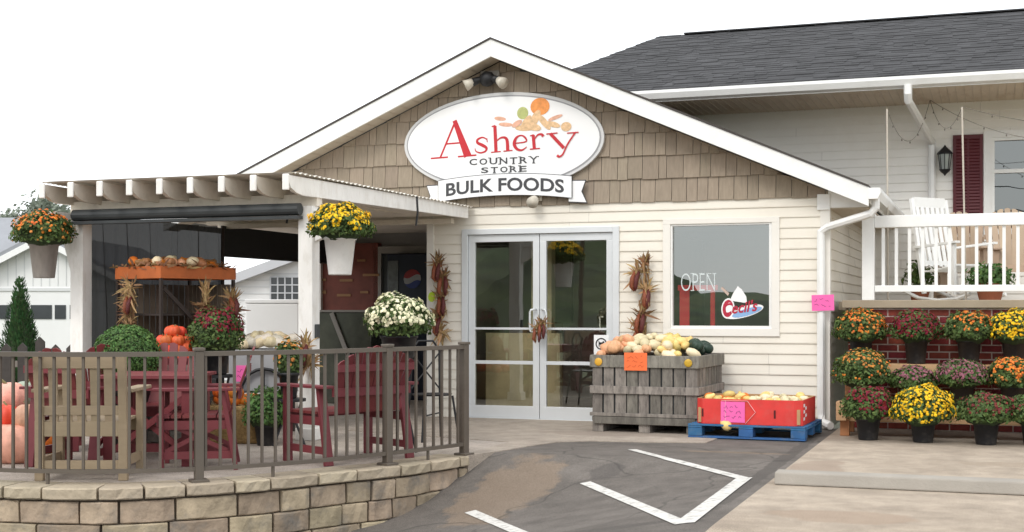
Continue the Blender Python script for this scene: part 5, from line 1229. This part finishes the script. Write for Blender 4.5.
mb = MB(); mb.beam((sw_/2-.02, -sd2/2+.05, 1.5), (sw_/2-.02, sd2/2-.05, .75), .02, .04); mb.beam((-sw_/2+.05, -sd2/2+.02, 1.2), (sw_/2-.05, -sd2/2+.02, .9), .02, .04); mb.build('brace', RUST, st)
mb = MB(); cy_, cz_, rr = .28, 1.0, .16
for j in (0,): mb.tube([(sw_/2+.03, cy_+rr*math.cos(2*PI*k/20), cz_+rr*math.sin(2*PI*k/20)) for k in range(21)], .015, 6, False)
for k in range(8): mb.tube([(sw_/2+.03, cy_, cz_), (sw_/2+.03, cy_+rr*math.cos(PI/4*k), cz_+rr*math.sin(PI/4*k))], .007, 5)
mb.build('wheel_ornament', mat('wheel_brown', (.10, .04, .02), .7), st)
mb = MB(); RG_ = random.Random(33)
for k in range(420):
    u = RG_.uniform(-sw_/2, sw_/2+.03); v = RG_.uniform(-sd2/2-.03, sd2/2)
    strip(mb, Vector((u, v, zt+.10+RG_.uniform(0, .05))), Vector((RG_.uniform(-1, 1), RG_.uniform(-1, 1), RG_.uniform(-.1, .7))).normalized(), RG_.uniform(.05, .12), RG_.uniform(.006, .014), RG_)
mb.build('leaf_garland', HUSKB, st)
mb = MB()
for k in range(12): mb.box(-sw_/2+.02, -sw_/2+.03, -sd2/2+.04+k*.075, -sd2/2+.10+k*.075, .6, zt-.05); 
for k in range(10): mb.box(-sw_/2+.05+k*.072, -sw_/2+.108+k*.072, sd2/2-.05, sd2/2-.04, .6, zt-.05)
mb.build('back_slats', mat('stand_slats', (.16, .12, .09), .8, .2, 5, island=.2), st)
R4 = random.Random(12); MS = Matrix.Translation((a.x, a.y, .003)) @ Matrix.Rotation(TH+math.radians(-40), 4, 'Z')
for k in range(44):
    u, v = R4.uniform(-sw_/2+.06, sw_/2-.06), R4.uniform(-sd2/2+.06, sd2/2-.06); m = R4.choice((G_ORG, G_CRM, gm('gourd_brown', (.35, .16, .06)), gm('gourd_brown', (.35, .16, .06)), G_PEACH)); gourd_at(R4.choice(('neck', 'oval', 'round')), m, tuple(MS @ Vector((u, v, zt+.085+R4.uniform(0, .05)))), (R4.uniform(-.4, .4), 0, R4.uniform(0, 6)), R4.uniform(.7, 1), {'pumpkin_orange': 'orange gourd in the orange tray of the iron stand', 'gourd_cream': 'cream gourd in the orange tray of the iron stand', 'gourd_brown': 'brown gourd in the orange tray of the iron stand', 'gourd_peach': 'peach gourd in the orange tray of the iron stand'}[m.name], 'gourds in the orange tray')

# corn husk bundles
def husks(label, loc, segs, cat='corn husks', seed=0, sc=1, rz=0):
    t = thing('corn_bundle', label, cat, loc, rz); R5 = random.Random(seed)
    for (z, x, fan, cob) in segs:
        mb = MB()
        for k in range(40):        # tuft that fans out, mostly upwards, with some leaves folded down
            an = R5.gauss(0, fan*.45); dn = R5.random() < .35
            d = Vector((math.sin(an)*(.5 if dn else 1), R5.uniform(-.5, .05), -abs(math.cos(an)) if dn else math.cos(an))).normalized()
            strip(mb, Vector((x+R5.uniform(-.03, .03), -R5.uniform(.01, .10)*sc, z+R5.uniform(-.04, .04))), d, R5.uniform(.08, .20)*sc, R5.uniform(.005, .013)*sc, R5)
        mb.build('husk', HUSK if R5.random() < .6 else HUSKB, t)
        if cob:
            for q in range(2): mb = MB(); x1 = x+R5.uniform(-.03, .03); mb.tube([(x+q*.05-.025, -.08, z+.01), (x1+q*.05-.015, -.13, z-.07*sc), (x1+q*.05-.025, -.13, z-.16*sc), (x1+q*.02, -.12, z-.21*sc)], [.016*sc, .028*sc, .025*sc, .008], 10); mb.build('cob', HUSK2 if q else HUSKC, t, smooth=True)
    mb = MB(); z0, z1 = segs[-1][0]-.05, segs[0][0]
    for k in range(15): zz = R5.uniform(z0+.08, z1); strip(mb, Vector((R5.uniform(-.04, .05), -R5.uniform(.005, .06), zz)), Vector((R5.uniform(-.25, .25), -.1, -1)).normalized(), R5.uniform(.12, .26)*min(1, (z1-z0+.1)/.4), R5.uniform(.006, .014), R5, .25)
    mb.build('dry_leaves', HUSKB, t)
    return t
a = onY(441, 300, -.06)
husks('tall tan and dark corn husk swag on the siding left of the doors', (onY(441, 300, -.03).x, -.03, 1.0), [(.82, -.02, 1.9, True), (.66, .06, 1.5, True), (.42, .03, 1.6, True), (.18, .0, 1.4, True), (.02, .02, 2.6, False)], seed=1)
husks('corn husk swag between the doors and the window', (onY(643, 300, -.03).x, -.03, 1.0), [(.80, .03, 1.3, False), (.70, -.05, 1.9, True), (.50, .06, 1.5, True), (.22, .0, 1.7, True), (.05, -.02, 1.2, True)], seed=2)
husks('small corn bundle tied to the door handles', (onY(542, 340, -.06).x, -.06, .84), [(.26, .02, 1.8, True), (.22, -.04, 1.6, True)], seed=3, sc=.72)
husks('large corn husk bunch hanging at the left corner of the orange tray', tuple(MS @ Vector((-.05, -sd2/2-.03, .9))), [(.62, 0, 2.4, False), (.50, .02, 3, True), (.35, -.02, 3, False), (.22, .02, 3, True)], seed=4, sc=.8, rz=TH+math.radians(-20))
husks('slim corn bundle hanging on the right side of the iron stand', tuple(MS @ Vector((sw_/2+.02, .05, .9))), [(.55, 0, .9, False), (.40, 0, 3.1, False), (.30, 0, 3.1, False)], seed=5, sc=1, rz=TH+math.radians(20))
husks('dark corn bundle hanging behind the wheel ornament', tuple(MS @ Vector((sw_/2+.02, .40, .9))), [(.5, 0, 1.2, True), (.36, 0, 3, True)], seed=6, rz=TH+math.radians(20))
husks('corn shock tied low on the right pergola post', (PXR+.03, PY-.10, .55), [(.38, .02, 1.2, True), (.22, .06, 2.0, False)], seed=7)
mb = MB(); a = onY(431.5, 297, -.03); n = 14; mb.prism([(a.x+.045*math.cos(2*PI*k/n), -.028, a.z+.06*math.sin(2*PI*k/n)) for k in range(n)], (0, .003, 0)); tag(mb.build('round_sticker', LIME), 'lime green oval sticker on the corner trim of the store', 'sticker')
# bistro set by the corner
a = at(432, 420, 13.1); t = thing('bistro_chair', 'black wrought iron chair by the shop corner behind the railing', 'chair', (a.x, a.y, .003), TH+.5); mb = MB()
mb.lathe([(0, .44), (.19, .44), (.2, .455), (0, .46)], 20); mb.build('seat', BLACK, t)
for i in (-1, 1):
    mb = MB(); mb.tube([(i*.15, -.15, .44), (i*.2, -.2, 0)], .011, 6); mb.build('leg', BLACK, t); mb = MB(); mb.tube([(i*.15, .15, .9), (i*.16, .16, .45), (i*.2, .22, 0)], .011, 6); mb.build('leg', BLACK, t)
mb = MB(); mb.tube([(-.15, .15, .88), (-.08, .15, .97), (.08, .15, .97), (.15, .15, .88)], .012, 6); mb.tube([(-.15, .155, .5), (.15, .15, .85)], .008, 6); mb.tube([(.15, .155, .5), (-.15, .15, .85)], .008, 6); mb.tube([(-.17, -.17, .25), (.17, .18, .25)], .008, 6); mb.build('backrest', BLACK, t)
# plants on the deck, green cushion
a = onY(990, 300, .95); t = thing('potted_plant', 'low green plant in a terracotta pot on the deck', 'plant', (a.x, .95, 1.372)); mb = MB(); mb.lathe([(0, 0), (.11, 0), (.15, .16), (.165, .16), (.165, .2), (0, .18)], 20); mb.build('pot', TERRA, t)
mb = MB(); leaves(mb, .26, .16, (0, 0, .27), 700, .035, -.6, 77, (.3, 1.05)); mb.build('foliage', BOXL, t)
a = onY(915, 300, .9); t = thing('potted_plant', 'sparse dark plant in a pot behind the left balusters of the deck', 'plant', (a.x, 1.9, 1.372)); mb = MB(); mb.lathe([(0, 0), (.09, 0), (.12, .16), (0, .16)], 20); mb.build('pot', TERRA, t); mb = MB(); leaves(mb, .2, .2, (0, 0, .3), 350, .035, -.6, 78, (.3, 1.05)); mb.build('foliage', LEAFM, t)

# ================================================================ BACKGROUND LEFT
def frame_thing(name, label, cat, px, t_, z=-.5):
    a = at(px, 310, t_); return thing(name, label, cat, (a.x, a.y, z), TH)
T1 = 32; bnr = frame_thing('white_barn', 'white barn with gabled front and a row of dark garage panes', 'barn', 45, T1)
k1 = T1/1333
mb = MB(); hz = lambda y: CZ+.5+(310-y)*k1
W_ = 3.6; ap_ = hz(238); eav = hz(238+W_/k1*.52)
mb.prism([(-W_, 0, 0), (W_, 0, 0), (W_, 0, eav), (0, 0, ap_), (-W_, 0, eav)], (0, 8, 0)); mb.build('wall', BARNW, bnr)
mb = MB()
x = -W_+.1
while x < W_: mb.box(x, x+.02, -.012, -.001, hz(288)+.05, ap_-.52*abs(x)-.05 if ap_-.52*abs(x)-.05 > hz(288)+.06 else hz(288)+.06); x += .2
mb.box(-W_, W_, -.03, 0, hz(291), hz(288)); mb.build('batten', mat('barn_batten', (.66, .67, .67), .6, .03, 1), bnr)
mb = MB()
for s_ in (-1, 1): mb.prism([(0, -.3, ap_+.14), (s_*(W_+.35), -.3, ap_+.14-.52*(W_+.35)), (s_*(W_+.35), -.3, ap_+.02-.52*(W_+.35)), (0, -.3, ap_+.02)], (0, 8.6, 0))
mb.build('roof', BARNROOF, bnr)
mb = MB()
for s_ in (-1, 1): mb.prism([(0, -.33, ap_+.04), (s_*(W_+.35), -.33, ap_+.04-.52*(W_+.35)), (s_*(W_+.35), -.33, ap_-.12-.52*(W_+.35)), (0, -.33, ap_-.12)], (0, .028, 0))
mb.build('rake_board', BARNW, bnr)
for (x0, x1) in ((-18, 10), (31, 52), (55, 66), (70, 84)):
    mb = MB(); mb.box((x0-45)*k1, (x1-45)*k1, -.02, -.001, hz(319), hz(305)); mb.build('window', PANE, bnr)
T2 = 42; b2 = frame_thing('grey_roof_barn', 'long white barn with pale grey roof behind the gabled barn', 'barn', 10, T2)
k2 = T2/1333; mb = MB(); z_r = CZ+.5+99*k2; mb.box(-6, 1.0, 1.5, 6, 0, z_r-1.2); mb.build('wall', BARNW, b2); mb = MB(); mb.add([(-7, 0, z_r-1.75), (1.1, 0, z_r-1.75), (.9, 3, z_r), (-7, 3, z_r), (1.1, 6.5, z_r-1.75), (-7, 6.5, z_r-1.75)], [(0, 1, 2, 3), (3, 2, 4, 5)]); mb.build('roof', BARNROOF, b2)
# shed seen through the porch
T3 = 24; b3 = frame_thing('white_shed', 'white shed with a small gridded window seen through the open porch side', 'shed', 262, T3); k3 = T3/1333; hz3 = lambda y: CZ+.5+(310-y)*k3
mb = MB(); mb.prism([(-1.2, 0, 0), (2.4, 0, 0), (2.4, 0, hz3(240)), (.9, 0, hz3(250)), (-1.2, 0, hz3(296))], (0, 4, 0)); mb.build('wall', BARNW, b3)
mb = MB(); mb.beam((-1.3, -.12, hz3(296)), (.95, -.12, hz3(250)), .25, .16); z = .2
mb.build('rake_board', mat('shed_grey', (.52, .53, .55), .6, .04, 2), b3)
mb = MB()
for k in range(20): mb.box(-1.19, 2.4, -.012, -.001, .15+k*.12, .162+k*.12)
mb.build('lap_line', MATS['barn_batten'], b3)
wn = MB(); wn.box((271-262)*k3, (299-262)*k3, -.05, -.013, hz3(301), hz3(277)); wn = wn.build('window', PANE, b3)
mb = MB()
for q in range(5): x = (271-262)*k3+q*.13; mb.box(x-.012, x+.012, -.062, -.051, hz3(301), hz3(277))
for q in range(4): z = hz3(301)+q*(hz3(277)-hz3(301))/3; mb.box((271-262)*k3, (299-262)*k3, -.066, -.0521, z-.01, z+.01)
mb.build('muntin', mat('shed_grey', (.5, .5, .5)), wn)
a = at(272, 335, 20); fz = thing('chest_freezer', 'plain white chest standing outside behind the porch', 'freezer', (a.x, a.y, -.3), TH); mb = MB(); mb.box(-.40, .40, 0, .7, 0, 1.68); mb.build('body', BARNW, fz, bevel=.02); mb = MB(); mb.box(-.41, .41, -.01, .71, 1.682, 1.74); mb.build('lid', BARNW, fz, bevel=.01)
# picket fence
a = at(40, 340, 17); pf = thing('picket_fence', 'weathered grey picket fence behind the patio at far left', 'fence', (a.x, a.y, -.3), TH); mb = MB()
x = -2.2
while x < 1.2:
    w_ = .12; h = 1.12+rnd.uniform(-.06, .06); mb.prism([(x, 0, 0), (x+w_, 0, 0), (x+w_, 0, h), (x+w_/2, 0, h+.06), (x, 0, h)], (0, .025, 0)); x += .21+rnd.uniform(-.02, .02)
mb.build('picket', mat('picket_grey', (.075, .066, .06), .9, .2, 6, island=.25), pf); mb = MB(); mb.box(-2.3, 1.3, .026, .06, .85, .93); mb.box(-2.3, 1.3, .026, .06, .2, .28); mb.build('rail', CRATE, pf)
# far trees
def tree(label, px, t_, H, R0, seed, nl=9000, ls=.16):
    a = at(px, 310, t_); t = thing('leafy_tree', label, 'tree', (a.x, a.y, -.6), 0, 'trees beyond the barns'); R6 = random.Random(seed)
    mb = MB(); mb.tube([(0, 0, 0), (.1, 0, H*.35), (-.1, .1, H*.75)], [.28, .2, .07], 8); tips = []
    for k in range(11):
        an = R6.uniform(0, 6.28); z0 = H*R6.uniform(.28, .7); l = R0*R6.uniform(.5, 1); e = Vector((math.cos(an)*l, math.sin(an)*l, z0+l*R6.uniform(.3, .9))); mb.tube([(0, 0, z0), (e.x*.5, e.y*.5, z0+(e.z-z0)*.6), tuple(e)], [.1, .06, .02], 5); tips.append(e)
    mb.build('trunk', BARK, t); mb = MB(); tips += [Vector((R6.uniform(-.4, .4)*R0, R6.uniform(-.4, .4)*R0, H*R6.uniform(.75, .95))) for _ in range(6)]
    for _ in range(nl):
        c_ = R6.choice(tips); p = c_+Vector((R6.gauss(0, .30)*R0*.55, R6.gauss(0, .30)*R0*.55, R6.gauss(0, .22)*R0*.55)); n_v = Vector((R6.gauss(0, 1), R6.gauss(0, 1), R6.gauss(0, 1)+.6)).normalized(); a_ = n_v.orthogonal().normalized(); b_ = n_v.cross(a_); s_ = ls*R6.uniform(.6, 1.2)
        mb.add([p-a_*s_, p+b_*s_*.6, p+a_*s_, p-b_*s_*.6], [(0, 1, 2, 3)])
    mb.build('crown', TREEL, t)
tree('grey green tree rising above the barns at the far left edge', 0, 62, 6.0, 2.3, 1, 5000, .12); tree('grey green tree just left of the pergola roof corner', 38, 62, 7.2, 2.4, 2, 5500, .12)
# what the glass mirrors: a wooded ridge, poles and wires across the road behind the camera
mb = MB(); R7 = random.Random(6)
def ridge(x, d):
    return 4.1+8*sm((-29-x)/15)+1.2*noise.noise(Vector((x*.06, 0, 1)))+1.4*noise.noise(Vector((x*.3, 0, 5)))
xs = lin(-260, 260, 200)
for x0, x1 in zip(xs, xs[1:]):
    for (ya, yb, fa, fb) in ((-95, -110, 0, .45), (-110, -130, .45, .8), (-130, -160, .8, 1)):
        mb.quad((x0, ya, -1+fa*ridge(x0, 0)), (x1, ya, -1+fa*ridge(x1, 0)), (x1, yb, -1+fb*ridge(x1, 0)), (x0, yb, -1+fb*ridge(x0, 0)))
tag(mb.build('wooded_hill', HILL), kind='structure')
for x in (-14, 22):
    t = thing('utility_pole', 'wooden utility pole across the road, %s of the camera' % ('left' if x < 0 else 'right'), 'utility pole', (x, -48, -.7)); mb = MB(); mb.tube([(0, 0, 0), (0, 0, 9)], [.16, .11], 8); mb.build('pole', BARK, t); mb = MB(); mb.box(-1, 1, -.06, .06, 8.3, 8.42); mb.build('crossarm', BARK, t)
mb = MB()
for z in (7.7, 6.6, 5.9): mb.tube([(-80+10*k, -48, z-.5+.6*((k % 4-2)/2)**2*.3) for k in range(17)], .03, 4)
tag(mb.build('utility_wire', BLACK), 'dark utility wires strung across the road', 'wire')
